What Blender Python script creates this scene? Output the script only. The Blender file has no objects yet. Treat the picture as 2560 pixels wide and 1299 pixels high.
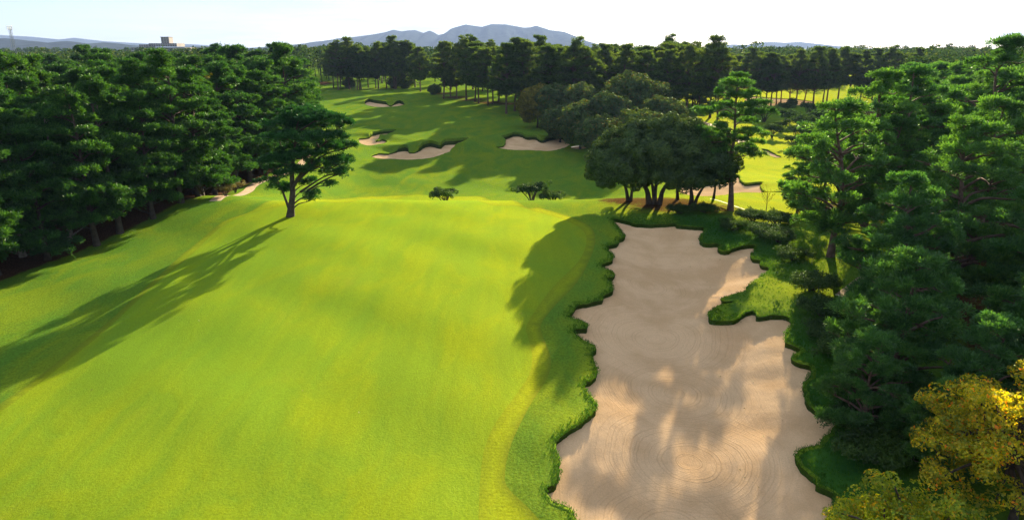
import bpy, math, random
import numpy as np
from mathutils import Vector
from mathutils.geometry import delaunay_2d_cdt

SC = bpy.context.scene
COL = SC.collection
R = math.radians

# ------------------------------------------------------------------ camera
CAM_H = 17.0
PITCH = math.atan((649.5 - 118.0) / 1730.0)
cam_d = bpy.data.cameras.new('camera')
cam_d.sensor_fit = 'HORIZONTAL'
cam_d.sensor_width = 36.0
cam_d.lens = 36.0 * 1730.0 / 2560.0
cam_d.clip_start = 0.5
cam_d.clip_end = 40000.0
cam = bpy.data.objects.new('camera', cam_d)
cam.location = (0, 0, CAM_H)
cam.rotation_euler = (math.pi / 2 - PITCH, 0, 0)
COL.objects.link(cam)
SC.camera = cam

# ------------------------------------------------------------------ sky, sun, exposure
SUN_EL, SUN_AZ = R(16.8), R(20.0)          # azimuth measured from +Y towards +X
SUN_DIR = Vector((math.sin(SUN_AZ) * math.cos(SUN_EL), math.cos(SUN_AZ) * math.cos(SUN_EL), math.sin(SUN_EL)))
world = bpy.data.worlds.new('World')
SC.world = world
world.use_nodes = True
wn, wl = world.node_tree.nodes, world.node_tree.links
wn.clear()
w_out = wn.new('ShaderNodeOutputWorld')
w_bg = wn.new('ShaderNodeBackground')
w_sky = wn.new('ShaderNodeTexSky')
w_sky.sky_type = 'NISHITA'
w_sky.sun_disc = False
w_sky.sun_elevation = SUN_EL
w_sky.sun_rotation = SUN_AZ
w_sky.air_density = 0.8
w_sky.dust_density = 0.3
w_sky.ozone_density = 3.5
w_bg.inputs['Strength'].default_value = 0.05
# thin veil of high cloud with brighter streaks
w_tc = wn.new('ShaderNodeTexCoord')
w_map = wn.new('ShaderNodeMapping')
w_map.inputs['Scale'].default_value = (2.6, 2.6, 22.0)
w_map.inputs['Rotation'].default_value = (R(4), R(-5), 0)
w_ns = wn.new('ShaderNodeTexNoise')
w_ns.inputs['Scale'].default_value = 1.6
w_ns.inputs['Detail'].default_value = 7.0
w_ns.inputs['Roughness'].default_value = 0.62
w_rp = wn.new('ShaderNodeValToRGB')
w_rp.color_ramp.elements[0].position = 0.40
w_rp.color_ramp.elements[1].position = 0.62
w_mx = wn.new('ShaderNodeMix')
w_mx.data_type = 'RGBA'
w_mx.inputs['B'].default_value = (4.3, 4.45, 4.7, 1)
w_ml = wn.new('ShaderNodeMath')
w_ml.operation = 'MULTIPLY_ADD'
w_ml.inputs[1].default_value = 0.55
w_ml.inputs[2].default_value = 0.38
wl.new(w_tc.outputs['Generated'], w_map.inputs['Vector'])
wl.new(w_map.outputs['Vector'], w_ns.inputs['Vector'])
wl.new(w_ns.outputs['Fac'], w_rp.inputs['Fac'])
wl.new(w_rp.outputs['Color'], w_ml.inputs[0])
wl.new(w_ml.outputs[0], w_mx.inputs['Factor'])
wl.new(w_sky.outputs['Color'], w_mx.inputs['A'])
wl.new(w_mx.outputs['Result'], w_bg.inputs['Color'])
wl.new(w_bg.outputs['Background'], w_out.inputs['Surface'])

sun_d = bpy.data.lights.new('sun', 'SUN')
sun_d.energy = 5.0
sun_d.angle = R(0.5)
sun_d.color = (1.0, 0.82, 0.54)
sun = bpy.data.objects.new('sun', sun_d)
sun.rotation_euler = SUN_DIR.to_track_quat('Z', 'Y').to_euler()
sun.location = (60, 180, 60)
COL.objects.link(sun)

SC.view_settings.view_transform = 'Standard'
SC.view_settings.look = 'None'
SC.view_settings.use_curve_mapping = False
SC.view_settings.gamma = 1.0
SC.view_settings.exposure = 1.95

SC.render.engine = 'CYCLES'
cy = SC.cycles
cy.max_bounces = 6
cy.diffuse_bounces = 2
cy.glossy_bounces = 2
cy.transmission_bounces = 3
cy.volume_bounces = 0
cy.transparent_max_bounces = 4
cy.caustics_reflective = False
cy.caustics_refractive = False
cy.use_denoising = True
cy.denoising_prefilter = 'NONE'
cy.sample_clamp_indirect = 3.0
try:
    cy.denoiser = 'OPENIMAGEDENOISE'
except Exception:
    pass

# ------------------------------------------------------------------ helpers
def rng(seed):
    return np.random.default_rng(seed)


class MB:
    """collects triangles and builds ONE mesh"""
    def __init__(self):
        self.v, self.f, self.n = [], [], 0

    def add(self, v, f):
        v = np.asarray(v, float).reshape(-1, 3)
        f = np.asarray(f, int).reshape(-1, 3)
        self.v.append(v)
        self.f.append(f + self.n)
        self.n += len(v)

    def box(self, x0, x1, y0, y1, z0, z1):
        v = [(x, y, z) for z in (z0, z1) for y in (y0, y1) for x in (x0, x1)]
        q = [(0, 2, 3, 1), (4, 5, 7, 6), (0, 1, 5, 4), (2, 6, 7, 3), (0, 4, 6, 2), (1, 3, 7, 5)]
        self.add(v, [t for a, b, c, d in q for t in ((a, b, c), (a, c, d))])

    def tube(self, pts, rad, sides=7, cap=True):
        pts = np.asarray(pts, float)
        n = len(pts)
        rad = np.broadcast_to(np.asarray(rad, float), (n,))
        tan = np.gradient(pts, axis=0)
        tan /= np.linalg.norm(tan, axis=1, keepdims=True) + 1e-9
        ref = np.array([0.31, 0.95, 0.05]) if abs(tan[0, 2]) > 0.6 else np.array([0, 0, 1.0])
        a = np.cross(tan, ref)
        a /= np.linalg.norm(a, axis=1, keepdims=True) + 1e-9
        b = np.cross(tan, a)
        th = np.linspace(0, 2 * np.pi, sides, endpoint=False)
        ring = pts[:, None] + rad[:, None, None] * (np.cos(th)[None, :, None] * a[:, None] + np.sin(th)[None, :, None] * b[:, None])
        v = ring.reshape(-1, 3)
        i = np.arange(n - 1)[:, None] * sides + np.arange(sides)[None]
        j = np.arange(n - 1)[:, None] * sides + (np.arange(sides)[None] + 1) % sides
        i, j = i.ravel(), j.ravel()
        f = np.concatenate([np.stack([i, j, j + sides], 1), np.stack([i, j + sides, i + sides], 1)])
        if cap:
            e = (n - 1) * sides
            f = np.concatenate([f, [[e, e + k, e + k + 1] for k in range(1, sides - 1)]])
        self.add(v, f)

    def mesh(self, name, mats, smooth=False):
        v = np.concatenate(self.v) if self.v else np.zeros((0, 3))
        f = np.concatenate(self.f) if self.f else np.zeros((0, 3), int)
        return make_mesh(name, v, f, mats, smooth)


def make_mesh(name, v, f, mats, smooth=False):
    me = bpy.data.meshes.new(name)
    me.vertices.add(len(v))
    me.vertices.foreach_set('co', np.ascontiguousarray(v, dtype=np.float32).ravel())
    me.loops.add(len(f) * 3)
    me.loops.foreach_set('vertex_index', np.ascontiguousarray(f, dtype=np.int32).ravel())
    me.polygons.add(len(f))
    me.polygons.foreach_set('loop_start', np.arange(0, len(f) * 3, 3, dtype=np.int32))
    me.polygons.foreach_set('loop_total', np.full(len(f), 3, dtype=np.int32))
    me.polygons.foreach_set('use_smooth', np.full(len(f), smooth, dtype=bool))
    for m in (mats if isinstance(mats, (list, tuple)) else [mats]):
        me.materials.append(m)
    me.update(calc_edges=True)
    me.validate()
    return me


def link(name, me, parent=None, loc=None):
    o = bpy.data.objects.new(name, me)
    COL.objects.link(o)
    if parent is not None:
        o.parent = parent
    if loc is not None:
        o.location = loc
    return o


def tag(o, label=None, cat=None, group=None, kind=None):
    if label:
        o['label'] = label
    if cat:
        o['category'] = cat
    if group:
        o['group'] = group
    if kind:
        o['kind'] = kind
    return o


def thing(name, label, cat, loc, rotz=0.0, group=None, scale=1.0):
    o = bpy.data.objects.new(name, None)
    o.empty_display_size = 0.5
    COL.objects.link(o)
    o.location = loc
    o.rotation_euler = (0, 0, rotz)
    o.scale = (scale,) * 3 if not isinstance(scale, tuple) else scale
    return tag(o, label, cat, group)


def S(t):
    t = np.clip(t, 0, 1)
    return t * t * (3 - 2 * t)


# ------------------------------------------------------------------ terrain height
def table(pts, sig=5.0):
    pts = np.array(pts, float)
    g = np.arange(-120, 1000.5, 0.5)
    h = np.interp(g, pts[:, 0], pts[:, 1])
    k = np.arange(-60, 61) * 0.5
    w = np.exp(-0.5 * (k / sig) ** 2)
    w /= w.sum()
    return g, np.convolve(np.pad(h, 60, mode='edge'), w, 'valid')


TC = table([(-50, -4.5), (0, -4.2), (20, -3.0), (35, -1.65), (50, -0.5), (63, 0.1), (78, 0.15), (82, -0.6), (90, -3.2), (100, -5.0), (110, -5.4),
            (130, -4.9), (160, -2.9), (200, -0.5), (260, 0.6), (350, 1.5), (600, 1.0)], 2.0)
TL = table([(-50, -3.5), (0, -2.9), (20, -2.2), (40, -1.3), (60, -0.5), (81, -0.2), (84, -0.5), (91, -2.1), (100, -2.6), (120, -2.8), (150, -2.2),
            (200, -0.5), (260, 0.6), (350, 1.5), (600, 1.0)], 2.0)
TR = table([(-50, -4.0), (0, -3.0), (30, -1.6), (50, -0.6), (65, 0.1), (80, 0.0), (88, -0.9), (98, -1.9), (120, -2.6), (160, -2.6),
            (200, -1.9), (260, -1.2), (350, 0.0), (600, 1.0)], 4.0)
BUMPS = [(22.0, 71.0, 5.0, 0.35), (29.5, 62.0, 4.0, 0.8), (28.5, 52.0, 5.0, 1.1), (22.5, 46.5, 3.0, 0.35), (-13.0, 43.0, 5.0, -0.12), (14.0, 77.0, 7.0, 0.3),
         (36.0, 95.0, 7.0, 0.6), (-30.0, 45.0, 8.0, -0.25)]


def hb(x, y):
    x = np.asarray(x, float)
    y = np.asarray(y, float)
    c = np.interp(y, *TC)
    l = np.interp(y, *TL)
    r = np.interp(y, *TR)
    wl_ = 1 - S((x + 36) / 12.0)
    wr_ = S((x - 10) / 14.0)
    z = c * (1 - wl_) * (1 - wr_) + l * wl_ + r * wr_ * (1 - wl_)
    z = z - 1.7 * S((-x - 14) / 28.0) * (1 - S((y - 62) / 22.0))
    fade = 1 - S((y - 420) / 400.0)
    und = 0.10 * np.sin(x * 0.31 + 0.6 * np.sin(y * 0.11)) * np.sin(y * 0.22 + 1.3) + 0.07 * np.sin(x * 0.17 - y * 0.13 + 2.0) \
        + 0.05 * np.sin(x * 0.55 + y * 0.21) * np.sin(y * 0.47 - x * 0.1)
    far = S((y - 90) / 60.0)
    und = und * (1 - 0.2 * far) + far * 0.22 * np.sin(x * 0.11 + 1.0) * np.sin(y * 0.09 + x * 0.03)
    z = z + und * fade
    for bx, by, br, bh in BUMPS:
        z = z + bh * np.exp(-((x - bx) ** 2 + (y - by) ** 2) / (2 * br * br))
    return z


CP, SP = math.cos(PITCH), math.sin(PITCH)


def ray(px, py):
    a = (px - 1280.0) / 1730.0
    b = -(py - 649.5) / 1730.0
    return np.array([a, CP + b * SP, -SP + b * CP])


def at(px, py):
    """first ground point along the sight line through a point of the photograph"""
    d = ray(px, py)
    t = np.concatenate([np.arange(15, 120, 0.05), np.arange(120, 900, 0.25)])
    gap = CAM_H + d[2] * t - hb(d[0] * t, d[1] * t)
    k = np.argmax(gap < 0)
    if gap[k] >= 0:
        k = len(t) - 1
    a = gap[k - 1] / max(gap[k - 1] - gap[k], 1e-9)
    tt = t[k - 1] + a * (t[k] - t[k - 1])
    return d[0] * tt, d[1] * tt


def at_depth(px, py, Y):
    d = ray(px, py)
    t = Y / d[1]
    return d[0] * t, Y, CAM_H + d[2] * t


def ground_pt(x, y, dz=0.0):
    return (float(x), float(y), float(hb(x, y)) + dz)


# ------------------------------------------------------------------ outlines
def catmull(p, closed=True, step=0.25):
    p = np.asarray(p, float)
    n = len(p)
    out = []
    rg = range(n if closed else n - 1)
    for i in rg:
        if closed:
            a, b, c, d = p[(i - 1) % n], p[i], p[(i + 1) % n], p[(i + 2) % n]
        else:
            a, b, c, d = p[max(i - 1, 0)], p[i], p[i + 1], p[min(i + 2, n - 1)]
        m = max(1, int(np.linalg.norm(c - b) / step))
        for k in range(m):
            t = k / m
            out.append(0.5 * ((2 * b) + (c - a) * t + (2 * a - 5 * b + 4 * c - d) * t * t + (3 * b - a - 3 * c + d) * t ** 3))
    if not closed:
        out.append(p[-1])
    return np.array(out)


def outline(px, step, wob=0.0, seed=0):
    p = catmull(np.array([at(*q) for q in px]), True, step)
    if wob:
        s = np.cumsum(np.r_[0, np.linalg.norm(np.diff(p, axis=0), axis=1)])
        t = np.roll(p, -1, 0) - np.roll(p, 1, 0)
        t /= np.linalg.norm(t, axis=1, keepdims=True) + 1e-9
        nn = np.stack([t[:, 1], -t[:, 0]], 1)
        w = wob * (np.sin(s * 4.1 + seed) + 0.6 * np.sin(s * 9.3 + 2 * seed) + 0.5 * np.sin(s * 2.3 + seed * 3))
        p = p + nn * w[:, None]
    return p


def area2(p):
    return float(np.sum(p[:, 0] * np.roll(p[:, 1], -1) - np.roll(p[:, 0], -1) * p[:, 1]))


def inside(p, X, Y):
    res = np.zeros(len(X), bool)
    bb = (X > p[:, 0].min()) & (X < p[:, 0].max()) & (Y > p[:, 1].min()) & (Y < p[:, 1].max())
    x, y = X[bb], Y[bb]
    r = np.zeros(len(x), bool)
    q = np.roll(p, -1, 0)
    for (x0, y0), (x1, y1) in zip(p, q):
        if y0 == y1:
            continue
        c = ((y0 > y) != (y1 > y)) & (x < (x1 - x0) * (y - y0) / (y1 - y0) + x0)
        r ^= c
    res[bb] = r
    return res


def dist_to(p, X, Y, closed=True, reach=6.0):
    d = np.full(len(X), 1e3)
    bb = (X > p[:, 0].min() - reach) & (X < p[:, 0].max() + reach) & (Y > p[:, 1].min() - reach) & (Y < p[:, 1].max() + reach)
    idx = np.nonzero(bb)[0]
    if not len(idx):
        return d
    a = p if closed else p[:-1]
    b = np.roll(p, -1, 0) if closed else p[1:]
    ab = b - a
    L2 = (ab ** 2).sum(1) + 1e-12
    for k in range(0, len(idx), 3000):
        ii = idx[k:k + 3000]
        q = np.stack([X[ii], Y[ii]], 1)
        t = np.clip(((q[:, None] - a[None]) * ab[None]).sum(2) / L2[None], 0, 1)
        dd = q[:, None] - (a[None] + t[..., None] * ab[None])
        d[ii] = np.sqrt((dd ** 2).sum(2).min(1))
    return d


MAIN = [(1530, 549), (1546, 571), (1561, 592), (1546, 600), (1544, 609), (1518, 616), (1517, 623), (1532, 639), (1529, 651), (1503, 661),
        (1509, 672), (1531, 681), (1530, 692), (1517, 696), (1528, 710), (1530, 728), (1504, 740), (1498, 752), (1440, 765), (1426, 788), (1416, 793),
        (1446, 801), (1468, 815), (1466, 823), (1443, 822), (1431, 828), (1453, 849), (1477, 860), (1487, 874), (1477, 888), (1489, 916),
        (1488, 943), (1460, 958), (1461, 975), (1480, 997), (1490, 1021), (1445, 1060), (1383, 1102), (1384, 1120), (1396, 1148), (1398, 1172),
        (1393, 1197), (1386, 1215), (1364, 1220), (1365, 1237), (1389, 1258), (1421, 1272), (1440, 1300), (1462, 1350), (1500, 1440), (1700, 1480), (1950, 1450),
        (2050, 1400), (2072, 1300), (2088, 1240), (2043, 1211), (2041, 1198), (2017, 1177), (1996, 1156), (1993, 1132), (2050, 1112), (2076, 1080), (2109, 1052),
        (2046, 1028), (2016, 999), (2012, 962), (2029, 935), (2025, 914), (2004, 906), (1980, 895), (2005, 877), (1980, 861), (1965, 856), (1965, 834),
        (1981, 808), (1966, 790), (1928, 789), (1892, 792), (1888, 778), (1868, 780), (1833, 800), (1785, 801), (1771, 795), (1777, 780), (1798, 766),
        (1836, 758), (1841, 751), (1812, 753), (1806, 748), (1828, 739), (1861, 729), (1868, 717), (1903, 692), (1930, 671), (1907, 664), (1904, 650),
        (1886, 648), (1879, 639), (1889, 622), (1884, 612), (1843, 618), (1819, 628), (1799, 625), (1797, 611), (1759, 609), (1749, 597), (1762, 577), (1755, 569),
        (1693, 564), (1688, 559), (1636, 562), (1590, 560), (1552, 550)]


def z2(pts):
    return [(800 + a / 2.844, 50 + b / 2.844) for a, b in pts]


def z3(pts):
    return [(1660 + a / 2.844, 50 + b / 2.844) for a, b in pts]


B_FAR = z2([(318, 598), (345, 575), (400, 584), (470, 592), (500, 606), (528, 596), (562, 586), (602, 600), (560, 612), (480, 618), (400, 618)])
B_LEFT = z2([(272, 842), (335, 835), (375, 815), (465, 799), (545, 800), (505, 822), (468, 836), (432, 836), (400, 858), (440, 848), (472, 858), (466, 874), (400, 892), (340, 895), (285, 876)])
B_MID = z2([(358, 965), (420, 946), (480, 948), (560, 927), (620, 922), (640, 938), (668, 938), (705, 924), (750, 896), (800, 892), (830, 900), (858, 906), (885, 882), (950, 876), (1045, 869), (1058, 880),
            (960, 922), (840, 966), (740, 986), (620, 993), (500, 988), (400, 982)])
B_RIGHT = z2([(1243, 902), (1300, 893), (1312, 868), (1288, 850), (1330, 836), (1390, 819), (1440, 826), (1470, 842), (1530, 842), (1580, 864), (1640, 846), (1710, 836), (1750, 857), (1778, 882), (1740, 906), (1640, 930),
              (1500, 926), (1350, 922)])
B_PATCH = z2([(1785, 904), (1840, 896), (1905, 898), (1890, 912), (1820, 916)])
B_EAST = z3([(100, 1180), (200, 1178), (330, 1165), (420, 1150), (480, 1118), (530, 1108), (548, 1148), (580, 1166), (640, 1162), (700, 1158), (690, 1190), (740, 1222), (850, 1215), (960, 1212), (1100, 1205), (1170, 1215), (1080, 1228),
             (900, 1226), (700, 1226), (540, 1228), (400, 1246), (260, 1252), (130, 1236)])
B_SMALL = z3([(680, 922), (730, 924), (790, 950), (835, 972), (800, 978), (740, 958)])
B_GLADE = z3([(575, 560), (640, 545), (760, 555), (880, 560), (1000, 572), (1070, 585), (1000, 606), (860, 606), (740, 612), (620, 610), (585, 590)])
B_GLADE2 = z3([(30, 512), (90, 505), (150, 510), (160, 522), (90, 528), (35, 526)])
GREEN_O = [(1262, 1440), (1262, 1201), (1270, 1137), (1287, 1088), (1326, 1011), (1370, 940), (1377, 895), (1361, 849), (1352, 812), (1385, 768), (1432, 718), (1462, 675), (1482, 630), (1488, 596),
           (1478, 568), (1440, 547), (1405, 535), (1350, 519), (1300, 508), (1220, 497), (1150, 491), (1060, 488), (980, 489), (900, 492), (800, 497), (720, 502), (640, 520), (560, 552), (480, 616), (415, 672), (350, 730),
           (246, 824), (120, 922), (0, 1008), (-200, 1135), (-420, 1440)]
GREEN_I = [(1196, 1436), (1196, 1299), (1203, 1165), (1217, 1102), (1241, 1053), (1287, 990), (1322, 937), (1331, 895), (1322, 849), (1316, 815), (1345, 766), (1397, 702), (1440, 660), (1458, 632), (1466, 600), (1458, 577),
           (1428, 557), (1390, 543), (1330, 526), (1290, 515), (1200, 504), (1100, 497), (1000, 496), (900, 500), (800, 506), (700, 516), (620, 536), (545, 574), (470, 644), (408, 694), (328, 766), (228, 855),
           (108, 950), (-10, 1036), (-200, 1155), (-400, 1436)]

bunk = [  # outline, lip depth, extra depth, back bank height
    dict(p=outline(MAIN, 0.22, 0.035, 1.0), lip=0.32, deep=0.65, bank=0.0, label='large raked sand bunker with a lobed grass edge beside the green'),
    dict(p=outline(B_MID, 0.5, 0.06, 2.0), lip=0.35, deep=0.4, bank=1.5, label='long pale bunker under a dark grass bank in the valley fairway'),
    dict(p=outline(B_RIGHT, 0.5, 0.06, 3.0), lip=0.35, deep=0.4, bank=1.1, label='wide pale bunker just left of the round dark tree clump, behind the shrubs'),
    dict(p=outline(B_LEFT, 0.5, 0.06, 4.0), lip=0.35, deep=0.4, bank=0.9, label='small pale bunker showing right behind the lone pine'),
    dict(p=outline(B_FAR, 0.7, 0.05, 5.0), lip=0.4, deep=0.3, bank=0.9, label='farthest bunker below the pines at the head of the fairway'),
    dict(p=outline(B_PATCH, 0.6, 0.0, 6.0), lip=0.06, deep=0.02, bank=0.0, label='dull patch of bare sand at the foot of the broadleaf thicket'),
    dict(p=outline(B_EAST, 0.4, 0.05, 7.0), lip=0.3, deep=0.3, bank=0.2, label='bright bunker seen behind the stems of the round dark trees'),
    dict(p=outline(B_SMALL, 0.5, 0.0, 8.0), lip=0.2, deep=0.2, bank=0.2, label='thin pale bunker on the right hand slope, left of the big pine'),
    dict(p=outline(B_GLADE, 0.9, 0.0, 9.0), lip=0.2, deep=0.1, bank=0.0, label='broad pale sand seen between the far right pine trunks'),
    dict(p=outline(B_GLADE2, 0.9, 0.0, 10.0), lip=0.2, deep=0.1, bank=0.0, label='short strip of sand beneath the tallest far pine'),
]
for b in bunk:
    if area2(b['p']) < 0:
        b['p'] = b['p'][::-1].copy()
green_o = catmull(np.array([at(*q) for q in GREEN_O]), True, 0.5)
green_i = catmull(np.array([at(*q) for q in GREEN_I]), True, 0.5)


def strip_poly(pts, w, step=0.6):
    c = catmull(np.array(pts), False, step)
    t = np.gradient(c, axis=0)
    t /= np.linalg.norm(t, axis=1, keepdims=True)
    n = np.stack([-t[:, 1], t[:, 0]], 1)
    return np.concatenate([c + n * w / 2, (c - n * w / 2)[::-1]])


paths = [
    dict(p=strip_poly([(-35.2, 80.5), (-36.0, 86.0)] + [at(*q) for q in ((617, 479), (630, 466), (652, 454), (690, 440), (735, 426))] + [(-40.0, 138.0)], 1.35),
         label='pale cart path curving beside the left wood behind the lone pine'),
    dict(p=strip_poly([at(*q) for q in ((1660, 268), (1690, 283), (1740, 300), (1800, 322), (1835, 342), (1880, 372))], 2.0, 1.0),
         label='narrow tan path running down behind the slim tall pine'),
    dict(p=strip_poly([at(*q) for q in ((2120, 745), (2170, 705), (2230, 672), (2330, 640), (2480, 610))], 1.8),
         label='bare earth track beneath the big pines on the right'),
]

# ------------------------------------------------------------------ materials
def new_mat(name):
    m = bpy.data.materials.new(name)
    m.use_nodes = True
    nt = m.node_tree
    nt.nodes.clear()
    return m, nt, nt.nodes, nt.links


def N(nodes, typ, **kw):
    n = nodes.new(typ)
    for k, v in kw.items():
        if k in ('operation', 'data_type', 'blend_type', 'wave_type', 'bands_direction', 'feature', 'noise_dimensions', 'attribute_name'):
            setattr(n, k, v)
        else:
            n.inputs[k.replace('_', ' ')].default_value = v
    return n


def mixc(nodes, links, fac, a, b, mode='MIX'):
    m = nodes.new('ShaderNodeMix')
    m.data_type = 'RGBA'
    m.blend_type = mode
    for sock, val in (('Factor', fac), ('A', a), ('B', b)):
        if isinstance(val, (int, float)):
            m.inputs[sock].default_value = val
        elif isinstance(val, tuple):
            m.inputs[sock].default_value = val if len(val) == 4 else val + (1.0,)
        else:
            links.new(val, m.inputs[sock])
    return m.outputs['Result']


def ramp(nodes, links, src, p0, p1, c0=0.0, c1=1.0):
    r = nodes.new('ShaderNodeMapRange')
    r.inputs['From Min'].default_value = p0
    r.inputs['From Max'].default_value = p1
    r.inputs['To Min'].default_value = c0
    r.inputs['To Max'].default_value = c1
    r.interpolation_type = 'SMOOTHSTEP'
    links.new(src, r.inputs['Value'])
    return r.outputs['Result']


def noise(nodes, links, vec, scale, detail=4.0, rough=0.55, dist=0.0):
    n = nodes.new('ShaderNodeTexNoise')
    n.inputs['Scale'].default_value = scale
    n.inputs['Detail'].default_value = detail
    n.inputs['Roughness'].default_value = rough
    n.inputs['Distortion'].default_value = dist
    links.new(vec, n.inputs['Vector'])
    return n.outputs['Fac']


def mapping(nodes, links, src, scale=(1, 1, 1), rot=(0, 0, 0)):
    m = nodes.new('ShaderNodeMapping')
    m.inputs['Scale'].default_value = scale
    m.inputs['Rotation'].default_value = rot
    links.new(src, m.inputs['Vector'])
    return m.outputs['Vector']


def bump(nodes, links, h, strength, dist, prev=None):
    b = nodes.new('ShaderNodeBump')
    b.inputs['Strength'].default_value = strength
    b.inputs['Distance'].default_value = dist
    links.new(h, b.inputs['Height'])
    if prev is not None:
        links.new(prev, b.inputs['Normal'])
    return b.outputs['Normal']


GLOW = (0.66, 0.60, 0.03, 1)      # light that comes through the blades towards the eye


def grass_mat(name, ca, cb, cc, bump_s, grain, glow=0.22, litter=False, stripes=None, mow=False):
    m, nt, nd, lk = new_mat(name)
    out = nd.new('ShaderNodeOutputMaterial')
    geo = nd.new('ShaderNodeNewGeometry')
    pos = geo.outputs['Position']
    big = noise(nd, lk, pos, 0.06, 3.0, 0.5)
    mid = noise(nd, lk, mapping(nd, lk, pos, (1, 0.45, 1), (0, 0, R(-20))), 0.30, 6.0, 0.66, 0.6)
    fin = noise(nd, lk, pos, grain, 3.0, 0.7)
    col = mixc(nd, lk, ramp(nd, lk, mid, 0.35, 0.66), ca, cb)
    col = mixc(nd, lk, ramp(nd, lk, big, 0.42, 0.66, 0, 0.6), col, cc)
    col = mixc(nd, lk, 1.0, col, mixc(nd, lk, ramp(nd, lk, fin, 0.3, 0.7), (0.78, 0.80, 0.78) if mow else (0.66, 0.68, 0.66), (1.16, 1.14, 1.1) if mow else (1.24, 1.22, 1.15)), 'MULTIPLY')
    h = fin
    if mow:
        band = noise(nd, lk, mapping(nd, lk, pos, (0.9, 0.035, 1), (0, 0, R(-24))), 1.0, 2.0, 0.5, 0.1)
        col = mixc(nd, lk, 1.0, col, mixc(nd, lk, ramp(nd, lk, band, 0.35, 0.65), (0.94, 0.955, 0.97), (1.05, 1.035, 1.0)), 'MULTIPLY')
        worn = noise(nd, lk, mapping(nd, lk, pos, (1, 0.6, 1)), 0.12, 5.0, 0.7)
        col = mixc(nd, lk, ramp(nd, lk, worn, 0.56, 0.74, 0, 0.35), col, (0.25, 0.27, 0.03))
    if stripes:
        wv = N(nd, 'ShaderNodeTexWave', Scale=stripes[0], Distortion=1.2, Detail=2.0, Detail_Scale=1.5)
        wv.bands_direction = 'Y'
        lk.new(mapping(nd, lk, pos, (1, 1, 1), (0, 0, R(stripes[1]))), wv.inputs['Vector'])
        col = mixc(nd, lk, 1.0, col, mixc(nd, lk, wv.outputs['Fac'], (0.88, 0.9, 0.88), (1.1, 1.08, 1.05)), 'MULTIPLY')
    if litter:
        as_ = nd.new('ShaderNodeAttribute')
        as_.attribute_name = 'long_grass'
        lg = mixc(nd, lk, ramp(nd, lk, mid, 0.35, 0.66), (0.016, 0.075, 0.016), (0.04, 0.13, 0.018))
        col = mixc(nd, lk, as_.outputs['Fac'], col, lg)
        at_ = nd.new('ShaderNodeAttribute')
        at_.attribute_name = 'litter'
        ln = noise(nd, lk, pos, 0.9, 6.0, 0.7)
        ad = N(nd, 'ShaderNodeMath', operation='ADD')
        lk.new(at_.outputs['Fac'], ad.inputs[0])
        lk.new(ln, ad.inputs[1])
        lf = ramp(nd, lk, ad.outputs[0], 0.85, 1.25)
        soil = mixc(nd, lk, ramp(nd, lk, fin, 0.3, 0.7), (0.032, 0.018, 0.010), (0.12, 0.062, 0.032))
        col = mixc(nd, lk, lf, col, soil)
    if stripes:
        se = nd.new('ShaderNodeAttribute')
        se.attribute_name = 'seam'
        col = mixc(nd, lk, se.outputs['Fac'], col, (0.03, 0.09, 0.016))
    nor = bump(nd, lk, h, bump_s, 0.06)
    nor = bump(nd, lk, mid, 0.25, 0.25, nor)
    df = nd.new('ShaderNodeBsdfDiffuse')
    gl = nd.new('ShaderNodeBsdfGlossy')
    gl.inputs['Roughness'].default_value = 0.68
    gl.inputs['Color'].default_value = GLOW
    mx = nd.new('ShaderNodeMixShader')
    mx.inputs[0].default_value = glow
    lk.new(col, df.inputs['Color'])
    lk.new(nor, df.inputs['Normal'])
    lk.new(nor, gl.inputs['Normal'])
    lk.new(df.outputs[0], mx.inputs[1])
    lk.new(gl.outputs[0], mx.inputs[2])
    if litter:
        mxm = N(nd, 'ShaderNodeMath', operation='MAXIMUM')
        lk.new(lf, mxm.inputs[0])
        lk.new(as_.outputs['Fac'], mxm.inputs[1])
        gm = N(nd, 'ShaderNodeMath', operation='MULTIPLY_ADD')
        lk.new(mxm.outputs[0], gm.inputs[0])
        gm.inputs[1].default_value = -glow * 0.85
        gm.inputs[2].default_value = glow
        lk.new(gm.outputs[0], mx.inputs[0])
    lk.new(mx.outputs[0], out.inputs['Surface'])
    return m


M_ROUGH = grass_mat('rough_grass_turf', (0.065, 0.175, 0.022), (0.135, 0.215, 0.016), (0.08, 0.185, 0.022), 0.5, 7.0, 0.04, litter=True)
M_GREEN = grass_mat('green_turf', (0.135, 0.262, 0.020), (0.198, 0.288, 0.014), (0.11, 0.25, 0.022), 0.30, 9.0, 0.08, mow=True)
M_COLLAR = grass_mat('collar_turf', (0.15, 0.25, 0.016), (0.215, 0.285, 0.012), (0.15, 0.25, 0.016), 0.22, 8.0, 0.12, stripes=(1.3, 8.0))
M_LIP_SHADE = grass_mat('lip_turf_shade', (0.016, 0.050, 0.012), (0.034, 0.08, 0.014), (0.03, 0.05, 0.014), 1.0, 9.0, 0.02)  # darkened turf: shade of the overhanging edge put into the colour


def blade_mat():
    m, nt, nd, lk = new_mat('grass_blades')
    out = nd.new('ShaderNodeOutputMaterial')
    geo = nd.new('ShaderNodeNewGeometry')
    col = mixc(nd, lk, geo.outputs['Random Per Island'], (0.028, 0.12, 0.022), (0.07, 0.18, 0.022))
    df = nd.new('ShaderNodeBsdfDiffuse')
    tr = nd.new('ShaderNodeBsdfTranslucent')
    mx = nd.new('ShaderNodeMixShader')
    mx.inputs[0].default_value = 0.45
    lk.new(col, df.inputs['Color'])
    lk.new(mixc(nd, lk, 1.0, col, (1.6, 1.3, 0.5), 'MULTIPLY'), tr.inputs['Color'])
    lk.new(df.outputs[0], mx.inputs[1])
    lk.new(tr.outputs[0], mx.inputs[2])
    lk.new(mx.outputs[0], out.inputs['Surface'])
    return m


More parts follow.
